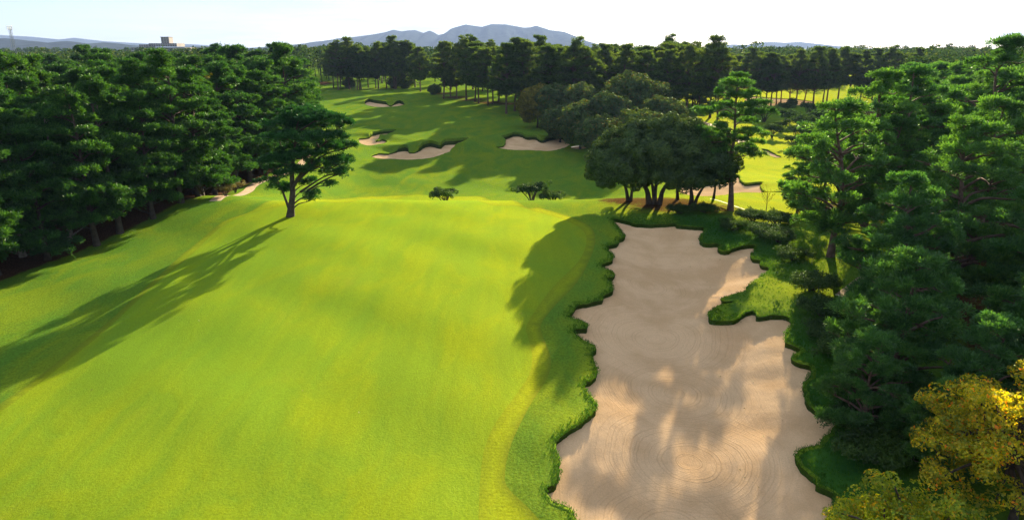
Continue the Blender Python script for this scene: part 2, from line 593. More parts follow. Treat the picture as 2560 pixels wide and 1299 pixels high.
M_BLADE = blade_mat()


def sand_mat():
    m, nt, nd, lk = new_mat('bunker_sand')
    out = nd.new('ShaderNodeOutputMaterial')
    geo = nd.new('ShaderNodeNewGeometry')
    pos = geo.outputs['Position']
    fine = noise(nd, lk, pos, 14.0, 4.0, 0.7)
    big = noise(nd, lk, pos, 0.35, 4.0, 0.55)
    col = mixc(nd, lk, ramp(nd, lk, big, 0.35, 0.65), (0.66, 0.45, 0.25), (0.77, 0.55, 0.325))
    col = mixc(nd, lk, 1.0, col, mixc(nd, lk, ramp(nd, lk, fine, 0.3, 0.7), (0.90, 0.89, 0.88), (1.06, 1.06, 1.06)), 'MULTIPLY')
    # rake rings round the turning points of the rake
    wob = noise(nd, lk, pos, 0.5, 3.0, 0.5)
    total = None
    for cx, cyy, rad in RAKE:
        d = nd.new('ShaderNodeVectorMath')
        d.operation = 'DISTANCE'
        lk.new(mapping(nd, lk, pos, (1, 1, 0)), d.inputs[0])
        d.inputs[1].default_value = (cx, cyy, 0)
        ad = N(nd, 'ShaderNodeMath', operation='MULTIPLY_ADD')
        lk.new(wob, ad.inputs[0])
        ad.inputs[1].default_value = 0.5
        lk.new(d.outputs['Value'], ad.inputs[2])
        nz = nd.new('ShaderNodeTexNoise')
        nz.noise_dimensions = '1D'
        nz.inputs['Scale'].default_value = 8.5
        nz.inputs['Detail'].default_value = 1.5
        lk.new(ad.outputs[0], nz.inputs['W'])
        ln = ramp(nd, lk, nz.outputs['Fac'], 0.53, 0.72)
        fd = ramp(nd, lk, d.outputs['Value'], rad * 0.45, rad, 1.0, 0.0)
        mu = N(nd, 'ShaderNodeMath', operation='MULTIPLY')
        lk.new(ln, mu.inputs[0])
        lk.new(fd, mu.inputs[1])
        if total is None:
            total = mu.outputs[0]
        else:
            sm = N(nd, 'ShaderNodeMath', operation='MAXIMUM')
            lk.new(total, sm.inputs[0])
            lk.new(mu.outputs[0], sm.inputs[1])
            total = sm.outputs[0]
    drag = noise(nd, lk, mapping(nd, lk, pos, (6.0, 0.35, 1), (0, 0, R(62))), 1.0, 3.0, 0.6, 0.3)
    s2 = N(nd, 'ShaderNodeMath', operation='MULTIPLY_ADD')
    lk.new(drag, s2.inputs[0])
    s2.inputs[1].default_value = 1.2
    lk.new(total, s2.inputs[2])
    col = mixc(nd, lk, 1.0, col, mixc(nd, lk, total, (1.0, 1.0, 1.0), (0.90, 0.885, 0.87)), 'MULTIPLY')
    nor = bump(nd, lk, s2.outputs[0], 0.5, 0.035)
    nor = bump(nd, lk, fine, 0.35, 0.03, nor)
    nor = bump(nd, lk, noise(nd, lk, pos, 1.3, 4.0, 0.5), 0.35, 0.12, nor)
    df = nd.new('ShaderNodeBsdfDiffuse')
    df.inputs['Roughness'].default_value = 0.6
    lk.new(col, df.inputs['Color'])
    lk.new(nor, df.inputs['Normal'])
    lk.new(df.outputs[0], out.inputs['Surface'])
    return m


RAKE = [at(q[0], q[1]) + (q[2],) for q in ((1640, 815, 7.5), (1690, 945, 6.0), (1728, 1110, 6.2), (1682, 1285, 5.5), (1620, 690, 7.0))]
M_SAND = sand_mat()


def simple_mat(name, c, rough=0.8, var=0.0, scale=3.0, metal=0.0, spec=0.3):
    m, nt, nd, lk = new_mat(name)
    out = nd.new('ShaderNodeOutputMaterial')
    p = nd.new('ShaderNodeBsdfPrincipled')
    p.inputs['Roughness'].default_value = rough
    p.inputs['Metallic'].default_value = metal
    p.inputs['Specular IOR Level'].default_value = spec
    if var:
        tc = nd.new('ShaderNodeTexCoord')
        n = noise(nd, lk, tc.outputs['Object'], scale, 5.0, 0.65)
        k0, k1 = 1 - var, 1 + var
        lk.new(mixc(nd, lk, ramp(nd, lk, n, 0.3, 0.7), tuple(x * k0 for x in c), tuple(x * k1 for x in c)), p.inputs['Base Color'])
        lk.new(bump(nd, lk, n, 0.5, 0.03), p.inputs['Normal'])
    else:
        p.inputs['Base Color'].default_value = c + (1.0,)
    lk.new(p.outputs[0], out.inputs['Surface'])
    return m


M_PATH = simple_mat('path_gravel', (0.40, 0.29, 0.19), 0.95, 0.25, 2.0)
M_BARK = simple_mat('pine_bark', (0.13, 0.085, 0.065), 0.9, 0.45, 2.5)
M_BARK_PALE = simple_mat('pale_bark', (0.24, 0.20, 0.17), 0.9, 0.35, 2.5)
M_BARK_DARK = simple_mat('dark_bark', (0.06, 0.045, 0.035), 0.9, 0.4, 2.5)
M_HILL = simple_mat('hill_forest', (0.026, 0.036, 0.034), 1.0, 0.35, 0.012, spec=0.0)
M_CONC = simple_mat('weathered_concrete', (0.30, 0.28, 0.27), 0.85, 0.15, 0.1)
M_WIN = simple_mat('window_glass', (0.03, 0.035, 0.045), 0.2)
M_STEEL = simple_mat('galvanised_steel', (0.25, 0.26, 0.28), 0.5, metal=0.6)
M_ROOF = simple_mat('grey_roof_tiles', (0.28, 0.28, 0.30), 0.7, 0.2, 1.0)
M_PLASTER = simple_mat('white_plaster', (0.72, 0.71, 0.68), 0.8, 0.08, 0.5)
M_WHITE = simple_mat('white_line_paint', (0.8, 0.8, 0.76), 0.7)


def leaf_mat(name, ca, cb, cc=None, trans=0.35, gloss=0.08, tcol=(1.5, 1.25, 0.45), ctop=0.12):
    """ca..cb: spread between single leaves or needles; cc: the odd one out; whole trees vary a little too"""
    m, nt, nd, lk = new_mat(name)
    out = nd.new('ShaderNodeOutputMaterial')
    geo = nd.new('ShaderNodeNewGeometry')
    oi = nd.new('ShaderNodeObjectInfo')
    col = mixc(nd, lk, geo.outputs['Random Per Island'], ca, cb)
    if cc:
        col = mixc(nd, lk, ramp(nd, lk, geo.outputs['Random Per Island'], 1 - ctop * 1.15, 1 - ctop * 0.85), col, cc)
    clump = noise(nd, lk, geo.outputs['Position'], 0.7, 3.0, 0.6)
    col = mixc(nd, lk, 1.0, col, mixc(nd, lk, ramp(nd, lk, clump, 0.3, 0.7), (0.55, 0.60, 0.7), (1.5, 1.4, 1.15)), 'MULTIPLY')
    col = mixc(nd, lk, 1.0, col, mixc(nd, lk, oi.outputs['Random'], (0.78, 0.86, 0.95), (1.25, 1.14, 1.0)), 'MULTIPLY')
    df = nd.new('ShaderNodeBsdfDiffuse')
    tr = nd.new('ShaderNodeBsdfTranslucent')
    gl = nd.new('ShaderNodeBsdfGlossy')
    gl.inputs['Roughness'].default_value = 0.45
    gl.inputs['Color'].default_value = (0.6, 0.75, 0.6, 1)
    m1 = nd.new('ShaderNodeMixShader')
    m1.inputs[0].default_value = trans
    m2 = nd.new('ShaderNodeMixShader')
    m2.inputs[0].default_value = gloss
    lk.new(col, df.inputs['Color'])
    lk.new(mixc(nd, lk, 1.0, col, tcol, 'MULTIPLY'), tr.inputs['Color'])
    lk.new(df.outputs[0], m1.inputs[1])
    lk.new(tr.outputs[0], m1.inputs[2])
    lk.new(m1.outputs[0], m2.inputs[1])
    lk.new(gl.outputs[0], m2.inputs[2])
    lk.new(m2.outputs[0], out.inputs['Surface'])
    return m


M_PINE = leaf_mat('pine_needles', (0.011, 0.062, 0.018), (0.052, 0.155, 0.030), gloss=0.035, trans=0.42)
M_PINE_NEAR = leaf_mat('pine_needles_lit', (0.022, 0.105, 0.028), (0.085, 0.235, 0.048), gloss=0.06, trans=0.48)  # brighter needles: sunlit highlights of the tufts put into the colour
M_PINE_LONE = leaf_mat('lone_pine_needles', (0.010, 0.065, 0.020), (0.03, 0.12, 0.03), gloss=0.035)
M_PINE_FAR = leaf_mat('far_pine_needles_hazed', (0.035, 0.085, 0.022), (0.085, 0.16, 0.034), gloss=0.03, trans=0.5)  # paler needles: the haze over the far rows put into the colour
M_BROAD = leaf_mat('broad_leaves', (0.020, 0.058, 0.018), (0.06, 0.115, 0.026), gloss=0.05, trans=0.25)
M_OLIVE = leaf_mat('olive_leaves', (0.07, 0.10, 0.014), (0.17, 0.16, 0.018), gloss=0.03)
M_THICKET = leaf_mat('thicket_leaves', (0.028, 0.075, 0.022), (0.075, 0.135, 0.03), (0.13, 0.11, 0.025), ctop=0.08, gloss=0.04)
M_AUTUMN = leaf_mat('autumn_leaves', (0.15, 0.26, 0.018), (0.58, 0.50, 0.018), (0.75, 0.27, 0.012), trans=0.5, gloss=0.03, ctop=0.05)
M_LIME = leaf_mat('yellow_green_leaves', (0.16, 0.29, 0.018), (0.54, 0.54, 0.018), (0.66, 0.42, 0.012), trans=0.5, gloss=0.03)  # leaves lightened: sunlight that misses the lower tree put into the colour
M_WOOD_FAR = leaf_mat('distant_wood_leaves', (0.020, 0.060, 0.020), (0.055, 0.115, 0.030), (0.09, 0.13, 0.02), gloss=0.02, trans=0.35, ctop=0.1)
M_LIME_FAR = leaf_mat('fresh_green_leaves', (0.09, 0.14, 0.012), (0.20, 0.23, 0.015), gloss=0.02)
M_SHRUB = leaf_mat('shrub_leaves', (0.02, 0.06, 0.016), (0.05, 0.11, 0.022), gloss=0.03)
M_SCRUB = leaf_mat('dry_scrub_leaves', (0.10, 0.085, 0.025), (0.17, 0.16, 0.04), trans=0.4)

# ------------------------------------------------------------------ ground sheet, green, collar, sand, paths
# litter: (x, y, radius, weight)
LITTER = [(16.8, 75.5, 6.0, 0.9), (12.5, 77.0, 3.5, 0.8), (21.5, 73.5, 4.5, 0.75), (-23.4, 71.0, 0.8, 0.7), (26.5, 57.0, 2.0, 0.5), (29.0, 51.0, 3.5, 0.45), (31.5, 66.0, 3.0, 0.4)]
for q in ((1110, 248, 7), (1150, 254, 7), (1190, 262, 7), (1235, 265, 6), (1290, 280, 5), (1080, 238, 6)):
    gx, gy = at(q[0], q[1])
    LITTER.append((gx + 4, gy + 6, q[2], 0.75))
EDGE_L = np.array([(-47.5, 35), (-45.5, 46), (-43.6, 55), (-41.6, 62), (-39.0, 72), (-36.8, 83), (-37.5, 95), (-38, 110), (-38.5, 128), (-43, 147), (-55, 172), (-75, 205), (-85, 260), (-80, 330)], float)


def build_ground():
    pts = []
    rg = rng(11)

    def grid(x0, x1, y0, y1, s, hole=None):
        ny = int((y1 - y0) / (s * 0.87))
        for j in range(ny + 1):
            y = y0 + (y1 - y0) * j / ny
            xs = np.arange(x0 + (s / 2 if j % 2 else 0), x1 + 1e-6, s)
            p = np.stack([xs, np.full(len(xs), y)], 1)
            p += rg.uniform(-0.1, 0.1, p.shape) * s
            if hole:
                k = (p[:, 0] > hole[0]) & (p[:, 0] < hole[1]) & (p[:, 1] > hole[2]) & (p[:, 1] < hole[3])
                p = p[~k]
            pts.append(p)

    near = (-46, 42, 14, 98)
    mid = (-130, 150, 4, 330)
    grid(*near, 0.55)
    val = (-60, 62, 98, 262)
    grid(*val, 1.25)
    k0 = len(pts)
    grid(*mid, 2.4, near)
    for i in range(k0, len(pts)):
        q = pts[i]
        pts[i] = q[~((q[:, 0] > val[0]) & (q[:, 0] < val[1]) & (q[:, 1] > val[2]) & (q[:, 1] < val[3]))]
    grid(-600, 600, -60, 900, 16, mid)
    grid(-8500, 8500, -2000, 8500, 330, (-600, 600, -60, 900))
    P = np.concatenate(pts)
    lines = [b['p'] for b in bunk] + [green_o, green_i] + [q['p'] for q in paths]
    keep = np.ones(len(P), bool)
    for p in lines:
        sp = np.median(np.linalg.norm(np.diff(p, axis=0), axis=1))
        keep &= dist_to(p, P[:, 0], P[:, 1], True, 2.0) > sp * 0.6
    P = P[keep]
    verts = [Vector(q) for q in P]
    edges = []
    for p in lines:
        o = len(verts)
        verts += [Vector(q) for q in p]
        edges += [(o + i, o + (i + 1) % len(p)) for i in range(len(p))]
    v, e, f, *_ = delaunay_2d_cdt(verts, edges, [], 0, 1e-5)
    v = np.array([tuple(q) for q in v])
    f = np.array(f)
    X, Y = v[:, 0], v[:, 1]
    c = v[f].mean(1)
    reg = np.zeros(len(f), int)
    io = inside(green_o, c[:, 0], c[:, 1])
    ii = inside(green_i, c[:, 0], c[:, 1])
    reg[io & ~ii] = 1
    reg[ii] = 2
    for k, q in enumerate(paths):
        reg[inside(q['p'], c[:, 0], c[:, 1])] = 100 + k
    zg = hb(X, Y)
    for k, b in enumerate(bunk):
        ins = inside(b['p'], c[:, 0], c[:, 1])
        reg[ins] = 10 + k
        b['face'] = ins
        d = dist_to(b['p'], X, Y, True, 8.0)
        vin = inside(b['p'], X, Y) & (d > 1e-3)
        b['sd'] = np.where(vin, d, -d)
        if b['bank'] > 0:
            cx, cyy = b['p'].mean(0)
            out = (~vin) & (d < 8.0)
            back = S((Y - (cyy - 1.0)) / 3.0)
            zg = zg + np.where(out, 0.75 * b['bank'] * np.exp(-(d / 4.0) ** 2) * back, 0)
        elif k == 0:
            # rolled turf shoulder round the big bunker
            out = (~vin) & (d < 8.0)
            zg = zg + np.where(out, 0.12 * np.exp(-((d - 0.5) / 0.8) ** 2), 0)
    lit = np.zeros(len(v))
    for lx, ly, lr, lw in LITTER:
        lit = np.maximum(lit, lw * np.exp(-((X - lx) ** 2 + (Y - ly) ** 2) / (1.2 * lr * lr)))
    ex = np.interp(Y, EDGE_L[:, 1], EDGE_L[:, 0])
    wood = S((ex - 0.4 - X) / 2.0) * (Y > 30) * (Y < 340)
    lit = np.maximum(lit, wood * 0.85)
    rx = np.interp(Y, [10, 25, 40, 60, 75, 100, 160, 220], [17, 19, 26, 33, 36, 44, 70, 95])
    lit = np.maximum(lit, 0.72 * S((X - rx) / 4.0) * (Y < 230))

    dm = bunk[0]['sd']
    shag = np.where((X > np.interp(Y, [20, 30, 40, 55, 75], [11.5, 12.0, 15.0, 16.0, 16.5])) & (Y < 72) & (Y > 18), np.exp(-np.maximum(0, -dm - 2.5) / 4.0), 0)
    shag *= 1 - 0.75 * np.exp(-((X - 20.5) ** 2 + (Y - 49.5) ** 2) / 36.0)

    seam = 0.75 * np.exp(-dist_to(green_o, X, Y, True, 3.0) / 0.16) + 0.35 * np.exp(-dist_to(green_i, X, Y, True, 3.0) / 0.12)

    def sub(mask, name, mat, z, label, attr=None):
        ff = f[mask]
        used, inv = np.unique(ff, return_inverse=True)
        me = make_mesh(name, np.stack([X[used], Y[used], z[used]], 1), inv.reshape(-1, 3), mat, True)
        if attr is not None:
            a = me.attributes.new('litter', 'FLOAT', 'POINT')
            a.data.foreach_set('value', attr[used].astype(np.float32))
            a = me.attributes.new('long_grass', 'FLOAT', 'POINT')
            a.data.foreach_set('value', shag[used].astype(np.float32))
        if name == 'green_collar':
            a = me.attributes.new('seam', 'FLOAT', 'POINT')
            a.data.foreach_set('value', seam[used].astype(np.float32))
        o = link(name, me)
        tag(o, label, None, None, 'structure')
        return o

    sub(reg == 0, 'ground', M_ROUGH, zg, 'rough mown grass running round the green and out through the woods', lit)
    sub(reg == 1, 'green_collar', M_COLLAR, zg, 'curving band of striped collar grass round the green')
    sub(reg == 2, 'putting_green', M_GREEN, zg, 'broad smooth yellow green putting green in sunlight')
    for k, q in enumerate(paths):
        sub(reg == 100 + k, 'path', M_PATH, zg + 0.01, q['label'])
    for k, b in enumerate(bunk):
        sd = np.maximum(b['sd'], 0)
        zs = hb(X, Y) - b['lip'] - b['deep'] * S(sd / 4.0)
        sub(reg == 10 + k, 'bunker', M_SAND, zs, b['label'])
    # turf lips: a rolled edge that hangs a little over the sand
    for k, b in enumerate(bunk):
        if b['lip'] < 0.1:
            continue
        p = b['p']
        t = np.roll(p, -1, 0) - np.roll(p, 1, 0)
        t /= np.linalg.norm(t, axis=1, keepdims=True) + 1e-9
        n_out = np.stack([t[:, 1], -t[:, 0]], 1)
        far = 1.0 if k == 0 else 1.6
        L = b['lip']
        g = rng(40 + k)
        bankv = np.zeros(len(p))
        if b['bank'] > 0:
            bankv = 0.75 * b['bank'] * S((p[:, 1] - (p[:, 1].mean() * 0 + b['p'].mean(0)[1] - 1.0)) / 3.0)
        base = hb(p[:, 0], p[:, 1]) + bankv + (0.12 * math.exp(-0.39) if k == 0 else 0)
        wav = g.normal(0, 0.05 * far, len(p))
        wav = (wav + np.roll(wav, 1) + np.roll(wav, -1)) / 1.7
        low = np.convolve(np.tile(g.normal(0, 1, len(p)), 3), np.ones(15) / 15, 'same')[len(p):2 * len(p)] * 2.2
        ledge = np.clip(0.6 + 0.7 * low, 0.05, 1.6)
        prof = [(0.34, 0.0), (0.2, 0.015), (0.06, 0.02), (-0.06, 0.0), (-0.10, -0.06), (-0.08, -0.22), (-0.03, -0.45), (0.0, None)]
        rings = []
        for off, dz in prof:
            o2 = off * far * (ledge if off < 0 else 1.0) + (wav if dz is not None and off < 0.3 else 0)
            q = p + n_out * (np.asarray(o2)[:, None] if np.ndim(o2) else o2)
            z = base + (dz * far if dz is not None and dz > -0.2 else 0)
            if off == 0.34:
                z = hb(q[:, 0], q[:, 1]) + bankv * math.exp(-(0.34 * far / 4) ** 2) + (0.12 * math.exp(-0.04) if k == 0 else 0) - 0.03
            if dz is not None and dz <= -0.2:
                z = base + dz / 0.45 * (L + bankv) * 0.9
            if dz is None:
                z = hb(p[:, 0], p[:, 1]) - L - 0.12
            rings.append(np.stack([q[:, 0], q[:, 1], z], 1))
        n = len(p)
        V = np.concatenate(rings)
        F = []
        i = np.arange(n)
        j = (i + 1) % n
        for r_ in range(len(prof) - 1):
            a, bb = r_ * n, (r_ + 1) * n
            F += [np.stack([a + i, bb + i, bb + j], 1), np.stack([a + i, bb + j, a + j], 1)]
        me = make_mesh('turf_lip', V, np.concatenate(F)[:, ::-1], [M_ROUGH, M_LIP_SHADE], True)
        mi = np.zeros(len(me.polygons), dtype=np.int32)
        mi[2 * n * (4 if k in (0, 4) else 5):] = 1  # rows below the edge take the shade-darkened turf
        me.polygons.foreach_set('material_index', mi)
        o = link('turf_lip', me)
        tag(o, 'overhanging turf edge round the ' + b['label'].split(' with')[0], None, None, 'structure')
    return X, Y, zg


GX, GY, GZ = build_ground()


def blades_stuff():
    """shaggy longer grass on the bunker shoulders"""
    g = rng(77)
    p = bunk[0]['p']
    pos = []
    t = np.roll(p, -1, 0) - np.roll(p, 1, 0)
    t /= np.linalg.norm(t, axis=1, keepdims=True)
    n_out = np.stack([t[:, 1], -t[:, 0]], 1)
    for _ in range(10):
        k = g.uniform(0, 1, len(p))
        q = p * (1 - k[:, None]) + np.roll(p, -1, 0) * k[:, None]
        off = np.abs(g.normal(0, 0.22, len(p))) - 0.12
        pos.append(q + n_out * off[:, None])
    # right-hand banks and the tongue
    c = np.stack([g.uniform(11, 34, 90000), g.uniform(19, 70, 90000)], 1)
    d = dist_to(p, c[:, 0], c[:, 1], True, 8)
    ins = inside(p, c[:, 0], c[:, 1])
    k = (~ins) & (d < 6.5) & (g.uniform(0, 1, len(c)) < np.exp(-d / 4.0))
    pos.append(c[k])
    c2 = np.stack([g.uniform(2, 16, 30000), g.uniform(20, 72, 30000)], 1)
    d = dist_to(p, c2[:, 0], c2[:, 1], True, 6)
    ins = inside(p, c2[:, 0], c2[:, 1])
    k = (~ins) & (d < 0.5) & (g.uniform(0, 1, len(c2)) < 0.5)
    pos.append(c2[k])
    P = np.concatenate(pos)
    P = P[((P[:, 0] - 18.0) ** 2 + (P[:, 1] - 48.0) ** 2 > 16.0) | (g.uniform(0, 1, len(P)) < 0.25)]
    d = dist_to(p, P[:, 0], P[:, 1], True, 6)
    z = hb(P[:, 0], P[:, 1]) + 0.12 * np.exp(-((d - 0.5) / 0.8) ** 2)
    base = np.stack([P[:, 0], P[:, 1], z], 1)
    V, F = [], []
    nb = 4
    for b in range(nb):
        a = g.uniform(0, 2 * np.pi, len(base))
        L = g.uniform(0.06, 0.13, len(base)) * np.where(g.uniform(0, 1, len(base)) < 0.2, 1.8, 1.0)
        lean = g.uniform(0.2, 1.0, len(base))
        dirv = np.stack([np.cos(a) * lean, np.sin(a) * lean, np.ones(len(base))], 1)
        dirv /= np.linalg.norm(dirv, axis=1, keepdims=True)
        sd = np.stack([-np.sin(a), np.cos(a), np.zeros(len(a))], 1) * 0.018
        b0 = base + np.stack([g.normal(0, 0.04, len(a)), g.normal(0, 0.04, len(a)), np.full(len(a), -0.02)], 1)
        V.append(np.stack([b0 - sd, b0 + sd, b0 + dirv * L[:, None]], 1).reshape(-1, 3))
    V = np.concatenate(V)
    o = link('rough_grass', make_mesh('rough_grass', V, np.arange(len(V)).reshape(-1, 3), M_BLADE))
    tag(o, 'shaggy longer grass on the shoulders of the large bunker', 'grass', None, 'stuff')


blades_stuff()

# ------------------------------------------------------------------ trees
def unit(a):
    return a / (np.linalg.norm(a, axis=-1, keepdims=True) + 1e-9)


def tufts(mb, P, A, k, L, w, g, spread=0.85):
    """needle tufts: k thin triangles round each axis"""
    n = len(P)
    A = unit(A)
    for _ in range(k):
        d = unit(A + spread * g.normal(0, 1, (n, 3)) * np.array([1, 1, 0.75]))
        s = unit(np.cross(d, g.normal(0, 1, (n, 3))))
        l = L * g.uniform(0.7, 1.25, n)[:, None]
        b = P + 0.12 * L * g.normal(0, 1, (n, 3))
        # blunt at the tip side, thin at the root
        v = np.stack([b, b + d * l + s * w * 0.5, b + d * l * 0.92 - s * w * 0.5], 1).reshape(-1, 3)
        mb.add(v, np.arange(len(v)).reshape(-1, 3))


def leaves(mb, P, A, L, w, g, jitter=0.7):
    """diamond shaped leaves, two triangles folded along the midrib"""
    n = len(P)
    d = unit(g.normal(0, 1, (n, 3)) + np.array([0, 0, -0.25]))
    nrm = unit(unit(A) + jitter * g.normal(0, 1, (n, 3)))
    s = unit(np.cross(d, nrm))
    d = unit(np.cross(nrm, s))
    l = L * g.uniform(0.7, 1.3, n)[:, None]
    ww = w * g.uniform(0.75, 1.25, n)[:, None]
    a = P - d * l * 0.5
    c = P + d * l * 0.5
    b1 = P + s * ww * 0.5 + nrm * ww * 0.12
    b2 = P - s * ww * 0.5 + nrm * ww * 0.12
    v = np.stack([a, b1, c, b2], 1).reshape(-1, 3)
    i = np.arange(n)[:, None] * 4
    mb.add(v, np.concatenate([i + np.array([[0, 1, 2]]), i + np.array([[0, 2, 3]])]))


def pad_points(c, rx, rz, n, g, under=0.10, puff=0.30):
    """points and axes of the tufts of one flat bough: small puffs spread over a flattened cap"""
    m = max(4, int(3.2 * (rx / puff) ** 2 * 0.30))
    r = np.sqrt(g.uniform(0, 1, m))
    a = g.uniform(0, 2 * np.pi, m)
    lob = 1 + 0.22 * np.sin(a * 3 + c[0] * 5) + 0.14 * np.sin(a * 5 + c[2] * 7)
    x, y = r * lob * np.cos(a), r * lob * np.sin(a)
    z = np.maximum(0, 1 - r ** 2) ** 0.6 * g.uniform(0.2, 1.0, m)
    C = np.stack([c[0] + rx * x, c[1] + rx * y, c[2] + rz * z], 1)
    CA = np.stack([x * 0.9, y * 0.9, 0.6 + 0.4 * z], 1)
    k = g.integers(0, m, n)
    d = unit(g.normal(0, 1, (n, 3)))
    d[:, 2] = np.where(g.uniform(0, 1, n) < 0.8, np.abs(d[:, 2]), d[:, 2])
    P = C[k] + d * puff * np.array([1, 1, 0.75]) * g.uniform(0.4, 1.0, (n, 1))
    A = CA[k] * 0.6 + d * 0.8 + np.array([0, 0, 0.25])
    dn = g.uniform(0, 1, n) < under
    P[:, 2] -= np.where(dn, 0.5 * rz, 0)
    return P, A


def build_tree(pads, trunk, r0, g, kind, dens, spec, trunk_mat, crown_mat, name, limb_r=0.16, sides=8, drop=0.4, forks=()):
    """trunk: polyline; pads: (x,y,z,rx,rz). A limb runs from the trunk to every pad, so crown and limbs belong together"""
    tm = MB()
    trunk = np.asarray(trunk, float)
    tp = catmull(trunk, False, 0.5)
    s = np.linspace(0, 1, len(tp))
    rad = r0 * (1 - 0.85 * s ** 0.9) * (1 + 0.55 * np.exp(-s * len(tp) * 0.5 / 0.9))
    tm.tube(tp, rad, sides)
    allb = [tp]
    for fk in forks:
        fp = catmull(np.asarray(fk[0], float), False, 0.4)
        tm.tube(fp, fk[1] * (1 - 0.75 * np.linspace(0, 1, len(fp))), sides)
        allb.append(fp)
    B = np.concatenate(allb)
    cm = MB()
    for px_, py_, pz, rx, rz in pads:
        c = np.array([px_, py_, pz])
        hd = np.linalg.norm(B[:, :2] - c[:2], axis=1)
        tgt = pz - drop * hd
        cost = np.abs(B[:, 2] - tgt) + 0.35 * hd + np.where(B[:, 2] > pz, 2.0, 0)
        a = B[np.argmin(cost)]
        ln = np.linalg.norm(c - a)
        if ln > 0.4:
            m1 = a + (c - a) * 0.4 + np.array([0, 0, 0.08 * ln]) + g.normal(0, 0.05 * ln, 3)
            m2 = a + (c - a) * 0.75 + np.array([0, 0, 0.02 * ln]) + g.normal(0, 0.04 * ln, 3)
            pth = catmull(np.array([a, m1, m2, c - np.array([0, 0, rz * 0.3])]), False, max(0.35, ln / 9))
            lr = min(limb_r, 0.03 + 0.028 * ln)
            tm.tube(pth, lr * (1 - 0.75 * np.linspace(0, 1, len(pth))), 5, False)
            for q in range(3):
                th = g.uniform(0, 2 * np.pi)
                e = c + np.array([math.cos(th) * rx * 0.75, math.sin(th) * rx * 0.75, rz * 0.2])
                tm.tube(np.array([m2, (m2 + e) / 2 + np.array([0, 0, 0.05]), e]), [lr * 0.4, lr * 0.3, 0.012], 4, False)
        n = max(6, int(dens * math.pi * rx * rx))
        P, A = pad_points(c, rx, rz, n, g)
        if kind == 'needle':
            tufts(cm, P, A, spec[0], spec[1], spec[2], g)
        else:
            leaves(cm, P, A + np.array([0, 0, 0.3]), spec[0], spec[1], g)
    return tm.mesh(name + '_trunk', trunk_mat, True), cm.mesh(name + '_crown', crown_mat)


def pine_pads(g, h, cs, R0, levels, per, pr=(0.9, 1.6), lop=0.0, shape='oval'):
    pads = []
    for i in range(levels):
        t = i / (levels - 1)
        z = h * (cs + (1 - cs) * t * 0.95)
        if shape == 'flat':
            rr = R0 * (0.55 + 0.45 * math.sin(math.pi * min(1, t * 0.85 + 0.1))) * (1 - 0.55 * t ** 4)
        elif shape == 'cone':
            rr = R0 * (1 - t) ** 0.75 * (0.75 + 0.25 * math.sin(t * 9)) + 0.35
        else:
            rr = R0 * (0.5 + 0.5 * math.sin(math.pi * (0.18 + 0.7 * t))) * (1 - 0.62 * t ** 3)
        n = max(2, int(round(per * (0.45 + 0.55 * rr / R0))))
        a0 = g.uniform(0, 6.28)
        for k in range(n):
            a = a0 + 2 * math.pi * k / n + g.normal(0, 0.3)
            rad = rr * g.uniform(0.45, 1.0)
            if g.uniform() < 0.12:
                continue
            pads.append((rad * math.cos(a) + lop * t, rad * math.sin(a), z + g.normal(0, 0.022 * h) * (1 - 0.5 * t), g.uniform(*pr) * (1 - 0.35 * t), g.uniform(0.28, 0.5) * (1.9 if pr[1] > 1.95 and pr[0] >= 1.1 and levels < 10 and cs > 0.27 else 1.15)))
    pads.append((lop, 0, h * 0.955, 0.75 * pr[0] + 0.1, 0.7))
    pads.append((lop * 0.9, 0.2, h * 0.90, 0.9 * pr[0], 0.6))
    return pads


def bent_trunk(g, h, amp, lop=0.0):
    n = 6
    t = np.linspace(0, 1, n)
    x = lop * t + amp * np.sin(t * g.uniform(3, 6) + g.uniform(0, 6)) * t
    y = amp * np.sin(t * g.uniform(3, 6) + g.uniform(0, 6)) * t
    x -= x[0]
    y -= y[0]
    return np.stack([x, y, t * h - 0.25 * (1 - t)], 1)


def make_pine(seed, h, cs, R0, levels, per, dens, spec, mat, bark=M_BARK, r0=None, pr=(0.9, 1.6), shape='oval', amp=0.35, lop=0.0, name='pine'):
    g = rng(seed)
    pads = pine_pads(g, h, cs, R0, levels, per, pr, lop, shape)
    return build_tree(pads, bent_trunk(g, h, amp, lop), r0 or 0.016 * h + 0.06, g, 'needle', dens, spec, bark, mat, name)


WOOD = (8, 0.40, 0.085)
FARS = (6, 0.60, 0.17)
NEAR = (11, 0.34, 0.05)
wood_pines = [
    make_pine(1, 15.0, 0.16, 4.0, 8, 6, 34, WOOD, M_PINE, M_BARK_DARK, pr=(1.1, 2.0)),
    make_pine(2, 15.0, 0.22, 3.6, 7, 6, 34, WOOD, M_PINE, M_BARK_DARK, amp=0.6, pr=(1.1, 2.1)),
    make_pine(3, 14.0, 0.12, 4.3, 8, 7, 30, WOOD, M_PINE, M_BARK_DARK, shape='flat', lop=0.7, pr=(1.0, 1.9)),
    make_pine(4, 16.0, 0.26, 4.0, 8, 6, 32, WOOD, M_PINE, M_BARK_DARK, shape='flat', pr=(1.1, 2.0)),
    make_pine(5, 15.5, 0.18, 3.6, 8, 6, 34, WOOD, M_PINE, M_BARK_DARK, lop=-0.6, amp=0.7, pr=(1.0, 2.0)),
]
